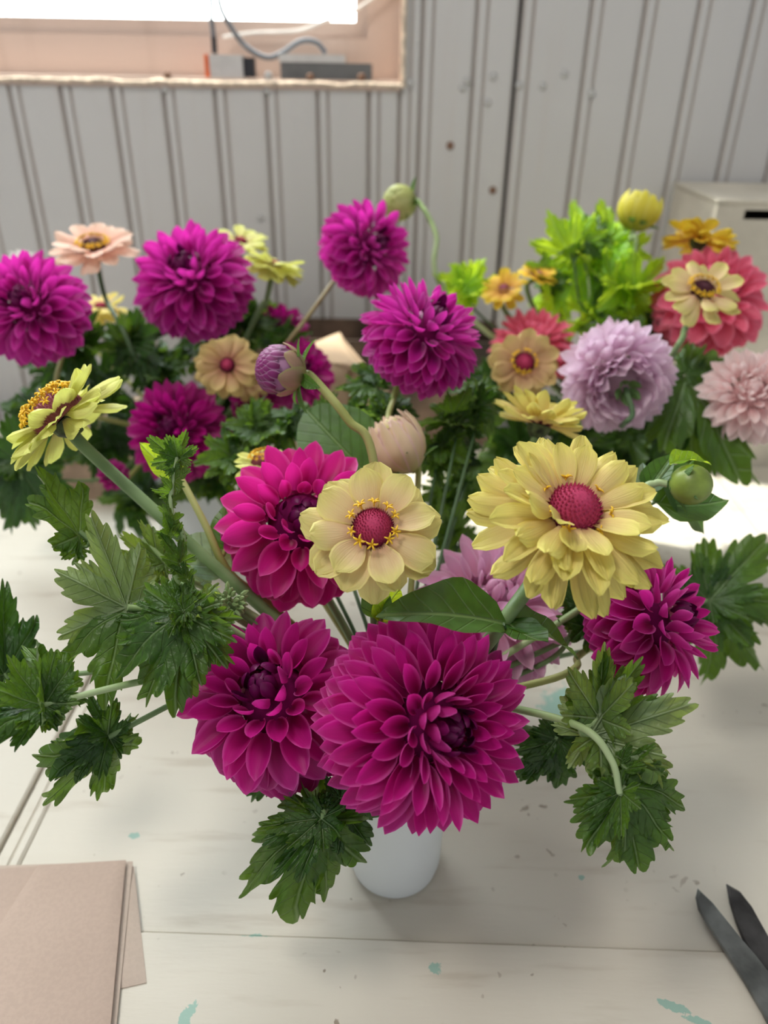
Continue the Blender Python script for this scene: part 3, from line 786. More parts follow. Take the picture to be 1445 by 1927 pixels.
# ------------------------------------------------------------------ zinnias
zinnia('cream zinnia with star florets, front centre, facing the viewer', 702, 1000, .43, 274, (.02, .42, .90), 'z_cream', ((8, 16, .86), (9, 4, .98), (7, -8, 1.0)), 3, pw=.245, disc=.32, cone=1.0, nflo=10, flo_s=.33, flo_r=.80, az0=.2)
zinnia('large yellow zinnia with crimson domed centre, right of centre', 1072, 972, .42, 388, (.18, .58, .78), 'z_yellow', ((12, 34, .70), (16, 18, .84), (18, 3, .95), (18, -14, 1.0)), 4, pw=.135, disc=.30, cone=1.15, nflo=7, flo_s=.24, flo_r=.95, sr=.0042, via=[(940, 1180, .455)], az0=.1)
zinnia('pale yellow zinnia in side view on a thick stem, far left', 118, 790, .50, 262, (-.62, .66, .30), 'z_lime', ((9, 22, .80), (12, 4, .98), (10, -14, 1.0)), 5, pw=.20, disc=.42, cone=.95, dmat='disc_pink', nflo=15, flo_s=.24, flo_ring=2, sr=.0040, via=[(345, 1012, .51)], tail=.28)
zinnia('peach zinnia with yellow ring, top left against the wall', 178, 472, .80, 165, (.02, .68, .62), 'z_peach', ((9, 26, .9), (11, 8, 1.0)), 6, 'left', pw=.22, disc=.30, cone=.9, dmat='disc_dark', nflo=15, flo_s=.34, via=[(240, 640, .80)], stem='stem_dark', sr=.0024)
zinnia('yellow zinnia behind the peach zinnia stem', 190, 580, .90, 105, (.0, .75, .5), 'z_yellow', ((10, 26, .9), (11, -14, 1.0)), 7, 'left', pw=.2, nflo=0)
zinnia('yellow zinnia mostly hidden behind the large left magenta dahlia', 452, 458, .88, 115, (.2, .75, .5), 'z_lime', ((11, 26, .9), (12, 0, 1.0)), 8, 'left', pw=.2, nflo=0)
zinnia('pale yellow zinnia in side view right of the large left dahlia', 515, 502, .82, 125, (.30, .90, .25), 'z_lime', ((12, 18, .9), (13, -6, 1.0), (10, -20, .95)), 9, 'left', pw=.2, nflo=0, via=[(485, 590, .82)], stem='stem')
zinnia('dull yellow zinnia beside the purple bud', 428, 688, .72, 128, (.05, .1, .95), 'z_tan', ((11, 12, .9), (12, -4, 1.0)), 10, 'left', pw=.2, nflo=0)
zinnia('dull yellow zinnia lower, peeping out under the purple bud', 465, 715, .76, 88, (.1, .2, .9), 'z_tan', ((11, 12, .9), (12, -4, 1.0)), 30, 'left', pw=.2, nflo=0)
zinnia('cream zinnia with orange florets peeping behind the hot pink dahlia', 500, 872, .58, 130, (-.1, .85, .35), 'z_lime', ((11, 12, .9), (10, -4, 1.0)), 31, 'front', pw=.2, disc=.42, dmat='disc_pink', nflo=16, flo_s=.22, flo_ring=2)
zinnia('tan zinnia with crimson centre in front of the coral dahlia', 985, 685, .72, 140, (-.02, .15, .95), 'z_tan', ((10, 16, .88), (12, 2, 1.0)), 32, 'right', pw=.24, disc=.30, cone=.9, nflo=12, flo_s=.34)
zinnia('pale yellow zinnia in side view behind the large yellow zinnia', 1015, 800, .62, 190, (.25, .92, .1), 'z_yellow', ((11, 48, .9), (12, 30, 1.0), (10, 14, 1.0)), 33, 'right', pw=.15, disc=.25, nflo=0)
zinnia('small cream zinnia with dark centre before the large coral dahlia', 1320, 550, .70, 160, (.02, .48, .80), 'z_cream', ((8, 18, .9), (9, 0, 1.0)), 34, 'right', pw=.20, disc=.30, cone=.8, dmat='disc_dark', nflo=14, flo_s=.34, via=[(1270, 660, .70)])
zinnia('golden zinnia seen from below, top right against the wall', 1315, 452, .84, 140, (.15, .85, .1), 'z_gold', ((11, 22, .9), (12, 2, 1.0), (11, -14, 1.0)), 35, 'right', pw=.2, nflo=0)
zinnia('golden zinnia with orange middle at the left of the bright leaves', 948, 545, .84, 92, (-.25, .5, .8), 'z_gold', ((9, 16, .9), (10, 0, 1.0)), 36, 'right', pw=.22, nflo=8, dmat='disc_pink')
zinnia('small golden zinnia just right of the other golden one, in bright leaves', 1012, 518, .86, 78, (.2, .7, .6), 'z_gold', ((9, 26, .9), (10, 6, 1.0)), 37, 'right', pw=.22, nflo=8, dmat='disc_pink')

# ------------------------------------------------------------------ buds
bud('purple dahlia bud just opening, on a curved olive stem', 528, 697, .52, 92, (-.95, .18, .28), 'bud_olive', 'bud_purple', 1.0, 1, nout=7, nin=80, open_=1.45, via=[(705, 880, .52), (655, 790, .52)], sr=.0030, sep_out=1.0, sep_s=.85, tail=.35)
bud('blush and cream half open dahlia bud behind the cream zinnia', 750, 838, .58, 92, (-.45, .80, .2), 'bud_cream', 'bud_cream', 1.2, 2, nout=13, nin=30, open_=.3, flare=.28, sep_out=.5)
bud('closed green round dahlia bud at the right, leaves around it', 1300, 912, .50, 84, (.90, -.05, .35), 'bud_green', None, 1.0, 3, smooth_ball=True, via=[(1150, 1100, .52), (1205, 935, .51)], stem='stem_pale', sep_out=.35, sep_s=.9, sep=5)
bud('pale green dahlia bud at the very top, on a thin green stem', 752, 382, .86, 62, (-.90, -.1, .3), 'bud_lime', 'bud_lime', 1.0, 4, 'right', via=[(845, 560, .86), (820, 440, .86)], sr=.0030, stem='stem_pale', sep_out=.6, tail=.3)
bud('yellow half open bud against the wall at the top right', 1202, 398, .84, 72, (.25, .95, .1), 'bud_yellow', 'bud_yellow', .95, 5, 'right', nout=12, nin=30, open_=.5, flare=.22, via=[(1195, 480, .84)], stem='stem_pale', sep_out=.6, sep_s=.6)

# ------------------------------------------------------------------ foliage of the front bouquet
G = dict
sprig('pale upright geranium leaf showing its veined underside, left', [(430, 1130, .50), (330, 1150, .475), (240, 1143, .46)],
      [((238, 1143, .46), (100, 1075, .45), (.15, -.45, -.85), G(mat='geranium_pale', var=5, wide=1.0)),
       ((238, 1143, .46), (178, 985, .46), (-.3, .2, -.9), G(mat='geranium_pale', var=2, wide=.6)),
       ((235, 1150, .46), (75, 1235, .44), (.1, .75, .6), G(mat='geranium', var=3))], seed=101, stem='stem_pale', sr=.0028)
sprig('broad geranium leaves fanned out, left of the front dahlias', [(440, 1160, .50), (390, 1150, .46), (345, 1152, .44)],
      [((345, 1155, .44), (195, 1255, .42), (.05, .6, .8), G(var=3, wide=1.1)), ((345, 1158, .44), (255, 1300, .425), (-.05, .45, .85), G(var=0, wide=1.0)),
       ((345, 1160, .44), (335, 1305, .43), (-.1, .35, .9), G(var=6, wide=1.0)),
       ((345, 1155, .44), (262, 1120, .45), (.0, .75, .6), G(var=0, wide=.7)),
       ((348, 1155, .44), (408, 1215, .45), (.3, .6, .7), G(var=4, wide=.8)),
       ((350, 1150, .44), (405, 1085, .46), (-.3, .4, .8), G(var=1, wide=.6, mat='geranium_pale')),
       ((345, 1150, .44), (335, 1075, .46), (.2, -.2, .9), G(var=2, wide=.5))], seed=102, stem='stem_pale')
sprig('thin upright hairy sprig with tiny leaves before the deep magenta dahlia', [(362, 1130, .46), (345, 1010, .45), (322, 960, .45), (326, 900, .45), (335, 850, .45)],
      [((335, 865, .45), (285, 828, .44), (.0, -.1, .9), G(var=2, wide=.9)), ((333, 862, .45), (352, 808, .45), (.3, .2, .9), G(var=5, wide=.8)),
       ((330, 880, .45), (305, 880, .445), (.3, .4, .8), G(var=0)), ((328, 905, .45), (347, 885, .44), (.0, .3, .9), G(var=1)),
       ((324, 925, .45), (312, 905, .44), (.2, .3, .9), G(var=3)), ((322, 950, .45), (312, 925, .45), (.2, .3, .9), G(var=5, wide=.6)),
       ((322, 985, .45), (345, 968, .44), (.2, .3, .9), G(var=5)), ((324, 1010, .45), (312, 972, .44), (.2, .3, .9), G(var=2, wide=.8)),
       ((338, 1060, .45), (308, 1010, .44), (.4, .3, .9), G(var=2, wide=.7)), ((352, 1090, .45), (322, 1065, .44), (.4, .5, .7), G(var=2, wide=.7))],
      seed=103, stem='stem_pale', sr=.0019)
sprig('narrow upright geranium leaf under the side view zinnia, far left', [(400, 1130, .52), (250, 1080, .50), (150, 1000, .49)],
      [((148, 1008, .49), (92, 872, .485), (.75, .1, .55), G(var=1, wide=.62)), ((150, 1030, .49), (95, 1030, .48), (.0, .3, .9), G(var=4, wide=.8))], seed=104)
sprig('curled young geranium leaves on pale stalks behind the fan of leaves', [(420, 1130, .52), (345, 1085, .50), (270, 1015, .50)],
      [((300, 1065, .50), (222, 1000, .50), (.3, .3, .8), G(mat='geranium_pale', var=5, wide=.6)), ((310, 1060, .50), (268, 985, .50), (.3, .3, .8), G(mat='geranium_pale', var=2, wide=.5)),
       ((300, 1075, .50), (250, 1050, .50), (.1, .6, .7), G(mat='geranium', var=0, wide=.7))], seed=105, stem='stem_pale', sr=.0028)
sprig('geranium leaf with upturned edges at the left edge of the view', [(450, 1235, .49), (390, 1258, .47), (230, 1290, .44), (82, 1328, .42)],
      [((82, 1328, .42), (15, 1235, .42), (.55, .3, .7), G(var=4, wide=.8)), ((80, 1330, .42), (-60, 1340, .41), (.1, .8, .5), G(var=1, wide=.6)),
       ((78, 1330, .42), (-50, 1400, .40), (.2, .5, .8), G(var=0, wide=.6, mat='geranium_dark')), ((84, 1325, .42), (72, 1205, .43), (.8, .1, .5), G(var=5, wide=.5)),
       ((110, 1300, .43), (38, 1190, .44), (.3, .5, .7), G(var=7, wide=.6))], seed=106, stem='stem_pale', sr=.0026)
sprig('blurred geranium leaf standing at the left edge, higher up', [(430, 1180, .52), (200, 1260, .50), (20, 1270, .50)],
      [((8, 1270, .50), (22, 1105, .50), (.6, .1, .7), G(var=1, wide=.55, mat='geranium_dark')), ((10, 1275, .50), (-50, 1160, .50), (.3, .2, .8), G(var=0, mat='geranium_dark'))], seed=107)
sprig('drooping geranium sprig low on the left, above the brown napkins', [(460, 1250, .50), (385, 1292, .48), (205, 1387, .46)],
      [((205, 1387, .46), (82, 1362, .46), (.0, .8, .5), G(var=3, wide=.8, mat='geranium_dark')), ((202, 1390, .46), (82, 1555, .45), (.6, .5, .5), G(var=7, wide=.55)),
       ((205, 1385, .46), (172, 1310, .47), (.5, .2, .8), G(var=2, wide=.7, mat='geranium_dark')), ((190, 1400, .46), (100, 1430, .45), (.3, .7, .5), G(var=3, wide=.6, mat='geranium_dark'))],
      seed=108, stem='stem', sr=.0024)
sprig('spreading geranium sprig with broad lobed leaves, right of the largest dahlia', [(900, 1330, .50), (990, 1338, .47), (1100, 1372, .43), (1150, 1430, .42), (1166, 1492, .418)],
      [((1168, 1490, .425), (1205, 1640, .42), (.15, .30, .90), G(var=0, wide=1.1)), ((1172, 1480, .425), (1325, 1480, .43), (.1, .65, .7), G(var=3, wide=.85)),
       ((1168, 1490, .42), (1110, 1585, .42), (-.3, .3, .9), G(var=2, wide=.6)), ((1172, 1480, .425), (1290, 1590, .435), (.2, .5, .8), G(var=6, wide=.7)),
       ((1160, 1450, .43), (1222, 1405, .42), (.1, .6, .7), G(var=1, wide=.5)), ((1175, 1500, .43), (1112, 1520, .43), (.1, .6, .7), G(var=1, wide=.7)),
       ((1110, 1385, .44), (1280, 1325, .44), (-.1, -.5, -.85), G(mat='geranium_pale', var=0, wide=.75)), ((1120, 1390, .44), (1280, 1420, .45), (-.1, .6, .4), G(mat='geranium_pale', var=1, wide=.75)),
       ((1128, 1352, .445), (1140, 1208, .45), (-.3, .2, .9), G(mat='geranium_pale', var=5, wide=.62)), ((1128, 1352, .445), (1208, 1245, .455), (-.1, .3, .9), G(var=4, wide=.75))], seed=109, stem='stem_pale', sr=.0026)
sprig('shaded dark geranium leaf behind, right under the largest dahlia', [(900, 1350, .52), (1010, 1375, .51), (1050, 1392, .50)],
      [((1050, 1392, .50), (1085, 1500, .50), (.1, .5, .8), G(var=3, wide=1.1, mat='geranium_dark')), ((1050, 1392, .50), (970, 1460, .50), (.0, .5, .8), G(var=6, wide=.8, mat='geranium_dark')),
       ((1048, 1390, .50), (1130, 1440, .49), (.2, .5, .8), G(var=0, wide=.8, mat='geranium_dark'))], seed=110)
sprig('drooping dark geranium leaf hanging in front of the white vase', [(700, 1400, .50), (655, 1470, .47), (608, 1530, .45)],
      [((610, 1535, .45), (615, 1705, .455), (.1, .25, .9), G(var=6, wide=.75)), ((600, 1545, .45), (385, 1705, .45), (-.2, .45, .85), G(var=3, wide=.55, mat='geranium')),
       ((605, 1540, .45), (495, 1545, .445), (-.1, .5, .85), G(var=0, wide=.75)), ((640, 1515, .455), (700, 1600, .46), (.2, .35, .9), G(var=1, wide=.9, mat='geranium_dark')),
       ((605, 1540, .45), (515, 1650, .45), (-.1, .35, .85), G(var=4, wide=.5, mat='geranium_dark')), ((640, 1500, .455), (645, 1440, .46), (.1, .4, .9), G(var=2, wide=.9, mat='geranium_dark'))], seed=111, stem='stem', sr=.0026)
sprig('dark geranium leaf tips showing under the front left dahlia', [(640, 1380, .51), (530, 1420, .51)],
      [((530, 1415, .51), (462, 1495, .51), (0, .4, .9), G(var=0, mat='geranium_dark')), ((560, 1420, .51), (568, 1505, .51), (0, .4, .9), G(var=3, mat='geranium_dark')), ((545, 1415, .51), (505, 1480, .51), (0, .4, .9), G(var=6, mat='geranium_dark'))], seed=112)
sprig('smooth pointed zinnia leaves curling out from the thick green stem', [(900, 1290, .50), (940, 1182, .455)],
      [((950, 1176, .440), (735, 1116, .415), (.05, .80, .60), G(kind='o', mat='smooth_leaf', var=0, wide=1.1)), ((944, 1182, .452), (1100, 1165, .46), (-.2, .8, .5), G(kind='o', mat='smooth_leaf', var=2, wide=1.1)),
       ((948, 1165, .455), (1020, 1240, .43), (.4, .4, .8), G(kind='o', mat='smooth_leaf', var=1, wide=1.3))], seed=113, stem='stem_dark', sr=.0030, name='zinnia_leaf_sprig')
sprig('smooth folded leaf on the stem just below the cream zinnia', [(705, 1330, .50), (712, 1180, .46)],
      [((718, 1165, .455), (700, 1085, .445), (-.3, .3, .85), G(kind='o', mat='smooth_leaf', var=0, wide=1.3)), ((712, 1170, .455), (745, 1095, .45), (.4, .3, .8), G(kind='o', mat='bright', var=1, wide=1.1))], seed=114, stem='stem_brown', sr=.0024, name='zinnia_leaf_sprig')
sprig('large shaded smooth leaf behind the purple bud stem', [(700, 1050, .58), (690, 900, .60)],
      [((692, 895, .60), (572, 765, .61), (.0, .1, .95), G(kind='o', mat='smooth_leaf', var=3, wide=.9))], seed=115, name='dahlia_leaf_sprig')
sprig('blue-green smooth leaves left of the hot pink dahlia', [(520, 1150, .54), (432, 1078, .52), (385, 985, .52), (335, 890, .53)],
      [((430, 1080, .52), (352, 1005, .52), (.1, .5, .8), G(kind='o', mat='grey_leaf', var=3, wide=.9)), ((425, 1035, .52), (410, 950, .52), (-.4, .1, .8), G(kind='o', mat='smooth_leaf', var=0, wide=1.2)),
       ((345, 905, .53), (262, 850, .53), (.1, .5, .8), G(kind='o', mat='bright', var=1, wide=.9)), ((400, 1085, .52), (362, 1075, .51), (.1, .5, .8), G(kind='o', mat='grey_leaf', var=3, wide=1.2))], seed=116, stem='stem_olive', sr=.0032, name='dahlia_leaf_sprig')
sprig('dark smooth leaves around the closed green bud', [(1150, 1150, .54), (1200, 960, .53)],
      [((1215, 930, .52), (1265, 845, .52), (-.4, .3, .8), G(kind='o', mat='smooth_leaf', var=0)), ((1230, 945, .52), (1345, 975, .53), (.0, .7, .6), G(kind='o', mat='smooth_leaf', var=1, wide=1.5)),
       ((1240, 900, .53), (1355, 990, .54), (.3, .5, .8), G(kind='o', mat='smooth_leaf', var=0, wide=1.6)), ((1205, 930, .52), (1225, 870, .52), (.2, .4, .8), G(kind='o', mat='grey_leaf', var=2, wide=1.6)),
       ((1260, 875, .50), (1335, 838, .50), (-.2, .7, .6), G(kind='o', mat='bright', var=2, wide=1.0))], seed=117, name='dahlia_leaf_sprig')
sprig('blurred geranium leaves at the right edge above the cream table', [(1000, 1250, .58), (1200, 1200, .62), (1330, 1130, .64)],
      [((1335, 1130, .64), (1450, 1020, .64), (-.1, .5, .8), G(var=0, wide=1.0)), ((1335, 1140, .64), (1475, 1130, .63), (0, .7, .6), G(var=3, wide=.8)),
       ((1345, 1150, .64), (1450, 1250, .63), (0, .4, .9), G(var=6, wide=.9)), ((1330, 1135, .64), (1300, 1060, .65), (0, .5, .8), G(var=4, mat='geranium_dark')), ((1335, 1130, .64), (1390, 1050, .65), (0, .5, .8), G(var=2, mat='geranium'))], 'front', seed=118)
sprig('geranium leaves between the large yellow zinnia and the side on dahlia', [(900, 1300, .53), (1050, 1230, .53), (1090, 1130, .53)],
      [((1090, 1140, .53), (1120, 1060, .53), (.1, .5, .8), G(var=1, mat='geranium_dark')), ((1100, 1180, .53), (1060, 1110, .53), (.1, .5, .8), G(var=2, mat='geranium_dark')), ((1100, 1200, .53), (1140, 1150, .53), (.1, .5, .8), G(var=4))], seed=119)
# unopened seed head
c = P(428, 1135, .49); rr = random.Random(8)
b0 = root_for('front', 77); seedhead = empty('seed_head', b0, 'fuzzy green flower cluster not yet open, left of the hot pink dahlia', 'flower bud')
stem_part(seedhead, [b0, mouth_for('front', c), c], .0018, 'stem')
bb = MB()
for i in range(90):
    dv = Vector((rr.gauss(0, 1), rr.gauss(0, 1), rr.gauss(0, 1))).normalized(); p = c + dv * .010 * rr.uniform(.6, 1)
    bb.tube([p, p + dv * .003, p + dv * .0055], [.0012, .0017, .0004], 5)
tag(bb.build('bud_cluster', M['bright'] and M['stem_pale'], seedhead), kind='stuff')

# ------------------------------------------------------------------ foliage behind, filling the two back bouquets
def filler(pre, group, vase, spots, depth, size, mats, seed, n=7):
    rr = random.Random(seed)
    for k, (px, py, where) in enumerate(spots):
        d = depth + rr.uniform(-.03, .04); lv = []
        for i in range(n):
            a = 2 * PI * i / n + rr.uniform(-.4, .4); s = size * rr.uniform(.6, 1.2)
            jx, jy = px + rr.uniform(-18, 18), py + rr.uniform(-16, 16)
            lv.append(((jx, jy, d), (jx + math.cos(a) * s, jy - math.sin(a) * s * .9, d + rr.uniform(-.03, .03)), (rr.uniform(-.5, .5), rr.uniform(0, .8), rr.uniform(.4, 1)),
                       G(var=rr.randrange(8), mat=rr.choice(mats), wide=rr.uniform(.7, 1.1))))
        sprig(pre + ' ' + where, [(px, py + 25, d)], lv, vase, seed * 100 + k, 'stem_dark', .0018, group)
filler('dark geranium sprig', 'leaf sprigs filling the left bouquet', 'left',
       [(120, 690, 'right under the dahlia cut by the left edge'), (195, 745, 'beside the raised petals of the far left zinnia'), (150, 640, 'below the peach zinnia, touching the leftmost dahlia'),
        (300, 690, 'just under the large left magenta dahlia'), (400, 650, 'between large left dahlia and dull yellow zinnia'), (470, 600, 'under the side view zinnia by the brown stem'),
        (250, 640, 'crossed by the stem of the peach zinnia'), (60, 770, 'behind the yellow florets of the far left zinnia'), (420, 760, 'below the dull yellow zinnia by the purple bud'),
        (210, 830, 'left of the round low deep magenta dahlia'), (440, 830, 'right of the round low deep magenta dahlia'), (270, 925, 'below the round low dahlia, on its left side'),
        (395, 900, 'below the round low dahlia, above the left vase'), (35, 880, 'at the left edge under the far left zinnia'), (520, 650, 'behind the top of the purple bud'), (110, 840, 'behind the calyx of the far left zinnia')],
       .84, 66, ['geranium_dark', 'geranium_dark', 'geranium'], 5)
filler('curly green geranium sprig', 'curly leaf sprigs behind the middle dahlia', 'front',
       [(700, 720, 'under the left petals of the middle dahlia'), (660, 780, 'above the hot pink dahlia, by the curved olive stem'), (730, 780, 'behind the tip of the blush bud'), (860, 790, 'under the right side of the middle dahlia'),
        (820, 850, 'right beside the blush half open bud'), (880, 870, 'left of the big yellow zinnia, at its top'), (620, 800, 'behind the large shaded smooth leaf'), (560, 790, 'below the purple bud, left of its stem'),
        (900, 760, 'left of the pale zinnia in side view'), (480, 800, 'above the half hidden cream zinnia'), (440, 860, 'left of the half hidden cream zinnia'), (850, 940, 'between the two nearest yellow zinnias, upper'), (860, 1010, 'between the two nearest yellow zinnias, lower')],
       .68, 54, ['geranium', 'geranium_dark', 'geranium'], 6, 7)
filler('shaded dark geranium sprig', 'shaded leaf sprigs of the right bouquet', 'right',
       [(930, 720, 'left of the tan zinnia'), (960, 850, 'just above the left petals of the big yellow zinnia'), (1080, 850, 'under the lavender dahlia, above the big yellow zinnia'), (1200, 830, 'low right of the lavender dahlia'),
        (1130, 880, 'touching the top right petals of the big yellow zinnia'), (1000, 900, 'hidden deep behind the big yellow zinnia'), (1240, 760, 'hard by the right rim of the lavender dahlia'), (1210, 900, 'left of the closed green bud'),
        (1060, 790, 'below left of the lavender dahlia'), (1170, 640, 'right above the lavender dahlia'), (1230, 620, 'left of the large coral dahlia')], .82, 68, ['geranium_dark', 'geranium_dark', 'geranium'], 7)
filler('bright sunlit green sprig', 'sunlit leaf sprigs of the right bouquet', 'right',
       [(1080, 470, 'highest left of the bright cluster'), (1125, 520, 'in the heart of the bright cluster'), (1045, 535, 'right of the small golden zinnias'), (1155, 470, 'under the yellow bud, left side'),
        (1180, 545, 'on the stem of the yellow bud'), (1130, 600, 'low, just above the lavender dahlia'), (880, 545, 'alone between middle dahlia and golden zinnia')], .86, 82, ['bright', 'bright', 'bright', 'geranium'], 8, 5)
sprig('tall bright lobed leaf highest in the right bouquet', [(1110, 560, .86), (1095, 470, .86)],
      [((1095, 455, .86), (1085, 375, .86), (-.1, .2, .9), G(var=0, mat='bright', wide=.7)), ((1105, 450, .87), (1165, 405, .87), (.2, .4, .8), G(var=3, mat='geranium')), ((1110, 450, .87), (1130, 395, .87), (.2, .2, .8), G(var=1, mat='geranium', wide=.7)),
       ((1090, 460, .86), (1050, 425, .86), (-.1, .2, .9), G(var=4, mat='bright'))], 'right', 201, 'stem_pale')
sprig('large dark geranium leaf between the lavender and blush dahlias', [(1260, 850, .72), (1290, 720, .72)],
      [((1290, 710, .72), (1395, 880, .68), (.0, .45, .85), G(var=0, wide=.9)), ((1290, 715, .72), (1270, 870, .70), (.0, .3, .9), G(var=3, mat='geranium_dark')), ((1290, 705, .72), (1320, 670, .73), (.1, .5, .8), G(var=1)),
       ((1300, 760, .72), (1440, 880, .70), (.0, .45, .85), G(var=6, wide=.7, mat='geranium'))], 'right', 202)
sprig('dark geranium leaves hanging at the left edge above the table', [(200, 900, .80), (40, 900, .72)],
      [((40, 880, .72), (0, 990, .72), (.1, .3, .9), G(var=0, mat='geranium_dark')), ((35, 880, .72), (60, 1000, .72), (.1, .3, .9), G(var=3, mat='geranium_dark')), ((30, 870, .72), (-30, 850, .72), (.1, .5, .9), G(var=1, mat='geranium')), ((40, 870, .72), (20, 780, .72), (.1, .3, .9), G(var=4, mat='geranium_dark'))], 'left', 203)

# ------------------------------------------------------------------ things on the table
def papermat(name, col):
    t = NT(name); n = t.noise(350, 2, t.coord()); n2 = t.noise(6, 3, t.coord())
    c = t.mix(t.mapr(n2, .3, .7), tuple(x * .9 for x in col), col); c = t.mix(t.math('MULTIPLY', t.mapr(n, .35, .65), .2), c, tuple(x * .75 for x in col))
    return t.done(t.principled(c, .85, t.bump(n, .4, .0006), .15))
pap = papermat('brown_napkin_paper', (0.50, 0.385, 0.32)); pap2 = papermat('brown_napkin_paper_light', (0.54, 0.44, 0.37))
def sheet(label, corners, z, th, mat, seed, lift=None):
    """folded napkin: a slightly wavy quilt of two layers with a soft edge"""
    q = [on_plane_z(x, y, z) for x, y in corners]; n = 16; rr = random.Random(seed); ph = rr.uniform(0, 6); top = []
    for i in range(n + 1):
        for j in range(n + 1):
            u, v = i / n, j / n
            p = q[0] * (1 - u) * (1 - v) + q[1] * u * (1 - v) + q[2] * u * v + q[3] * (1 - u) * v
            e = min(u, 1 - u, v, 1 - v)
            zz = th * (.35 + .65 * sstep(0, .05, e)) + .0007 * math.sin(u * 7 + ph) * math.sin(v * 5 + ph) * sstep(0, .15, e)
            if lift: zz += lift * sstep(.6, 1, u) * sstep(.5, 1, v)
            top.append(Vector((p.x, p.y, z + zz)))
    N = (n + 1) ** 2; bot = [Vector((p.x, p.y, max(z, p.z - th))) for p in top]
    f = [tuple(reversed(k)) for k in grid_faces(n + 1, n + 1)] + grid_faces(n + 1, n + 1, N)
    ed = [(i * (n + 1)) for i in range(n + 1)] + [n * (n + 1) + j for j in range(1, n + 1)] + [i * (n + 1) + n for i in range(n - 1, -1, -1)] + [j for j in range(n - 1, 0, -1)]
    f += [(ed[k], ed[(k + 1) % len(ed)], N + ed[(k + 1) % len(ed)], N + ed[k]) for k in range(len(ed))]
    m_ = MB().add(top + bot, f); o = m_.build('paper_napkin', mat, origin=(q[0].x, q[0].y, z)); return tag(o, label, 'napkin', 'brown paper napkins in the corner')
sheet('lowest brown paper napkin of the corner pile, its corner sticking out right', [(60, 1640), (252, 1632), (276, 1850), (60, 1900)], .0, .002, pap2, 1)
sheet('second brown paper napkin, slid a little right under the top one', [(-120, 1634), (250, 1622), (214, 1985), (-180, 1985)], .0022, .0022, pap2, 2)
sheet('third brown paper napkin of the corner pile, its left part lying open', [(-200, 1648), (150, 1626), (190, 1960), (-220, 1985)], .0046, .0018, pap, 3)
sheet('topmost brown paper napkin of the pile in the lower left corner', [(72, 1630), (237, 1620), (203, 1990), (-160, 1990)], .0066, .003, pap, 4)

shp = on_plane_z(1440, 1850, 0)
sc = empty('scissors', (shp.x, shp.y, 0), 'dark steel scissors lying open at the lower right corner of the table', 'scissors')
def blade(pxs, z0, z1, ridge, mat):
    pl = [on_plane_z(x, y, z0) for x, y in pxs]; n = len(pl); cx = sum((p for p in pl), Vector()) / n
    v = [Vector((p.x, p.y, z0)) for p in pl] + [Vector((p.x, p.y, z0 + (z1 - z0) * .5)) for p in pl]
    inn = [Vector((p.x, p.y, z1)) for p in [on_plane_z(x, y, z0) for x, y in ridge]]
    k = len(inn)
    f = [tuple(range(n - 1, -1, -1))] + [(i, (i + 1) % n, n + (i + 1) % n, n + i) for i in range(n)]
    f += [(n + i, n + (i + 1) % n, 2 * n + (i + 1) % n, 2 * n + i) for i in range(n)] + [tuple(range(2 * n, 3 * n))]
    b = MB().add(v + inn, f); return b.build('blade', mat, sc, smooth=False)
def shrink(pts, f=.75):
    cx = sum(p[0] for p in pts) / len(pts); cy = sum(p[1] for p in pts) / len(pts)
    out = []
    for i, p in enumerate(pts):
        a, b_ = pts[i - 1], pts[(i + 1) % len(pts)]; mx_, my_ = (a[0] + b_[0]) / 2, (a[1] + b_[1]) / 2
        out.append((p[0] * .8 + mx_ * .16 + cx * .04, p[1] * .8 + my_ * .16 + cy * .04))
    return out
B1 = [(1312, 1674), (1308, 1690), (1313, 1712), (1330, 1742), (1362, 1790), (1400, 1850), (1432, 1905), (1452, 1945), (1490, 1985), (1520, 1950), (1480, 1885), (1450, 1838), (1420, 1800), (1392, 1768), (1362, 1730), (1336, 1697)]
B2 = [(1366, 1665), (1372, 1700), (1383, 1735), (1395, 1765), (1412, 1795), (1435, 1822), (1470, 1860), (1520, 1940), (1560, 1940), (1520, 1880), (1485, 1830), (1455, 1785), (1430, 1740), (1412, 1706), (1392, 1680)]
blade(B2, .0010, .0034, shrink(B2), M['steel_dark'])
blade(B1, .0036, .0062, shrink(B1), M['steel'])
pv = on_plane_z(1478, 1895, .006)
MB().lathe([(.0055, .0), (.0055, .002), (.004, .003), (.001, .0034)], 20, (pv.x, pv.y, .0062)).build('pivot_screw', M['steel_dark'], sc)
for s, (hx, hy) in ((1, (1500, 2060)), (-1, (1620, 2010))):
    hc = on_plane_z(hx, hy, .005); ringp = [Vector((hc.x + .022 * math.cos(2 * PI * k / 24), hc.y - .01 + .030 * math.sin(2 * PI * k / 24), .006)) for k in range(25)]
    q = on_plane_z(1500, 1965, .005) if s > 0 else on_plane_z(1545, 1935, .004)
    MB().tube(ringp, .0045, 8, cap=False).tube([Vector((q.x, q.y, .005)), Vector((hc.x, hc.y + .018, .006))], .0045, 8).build('handle', M['rubber'], sc)

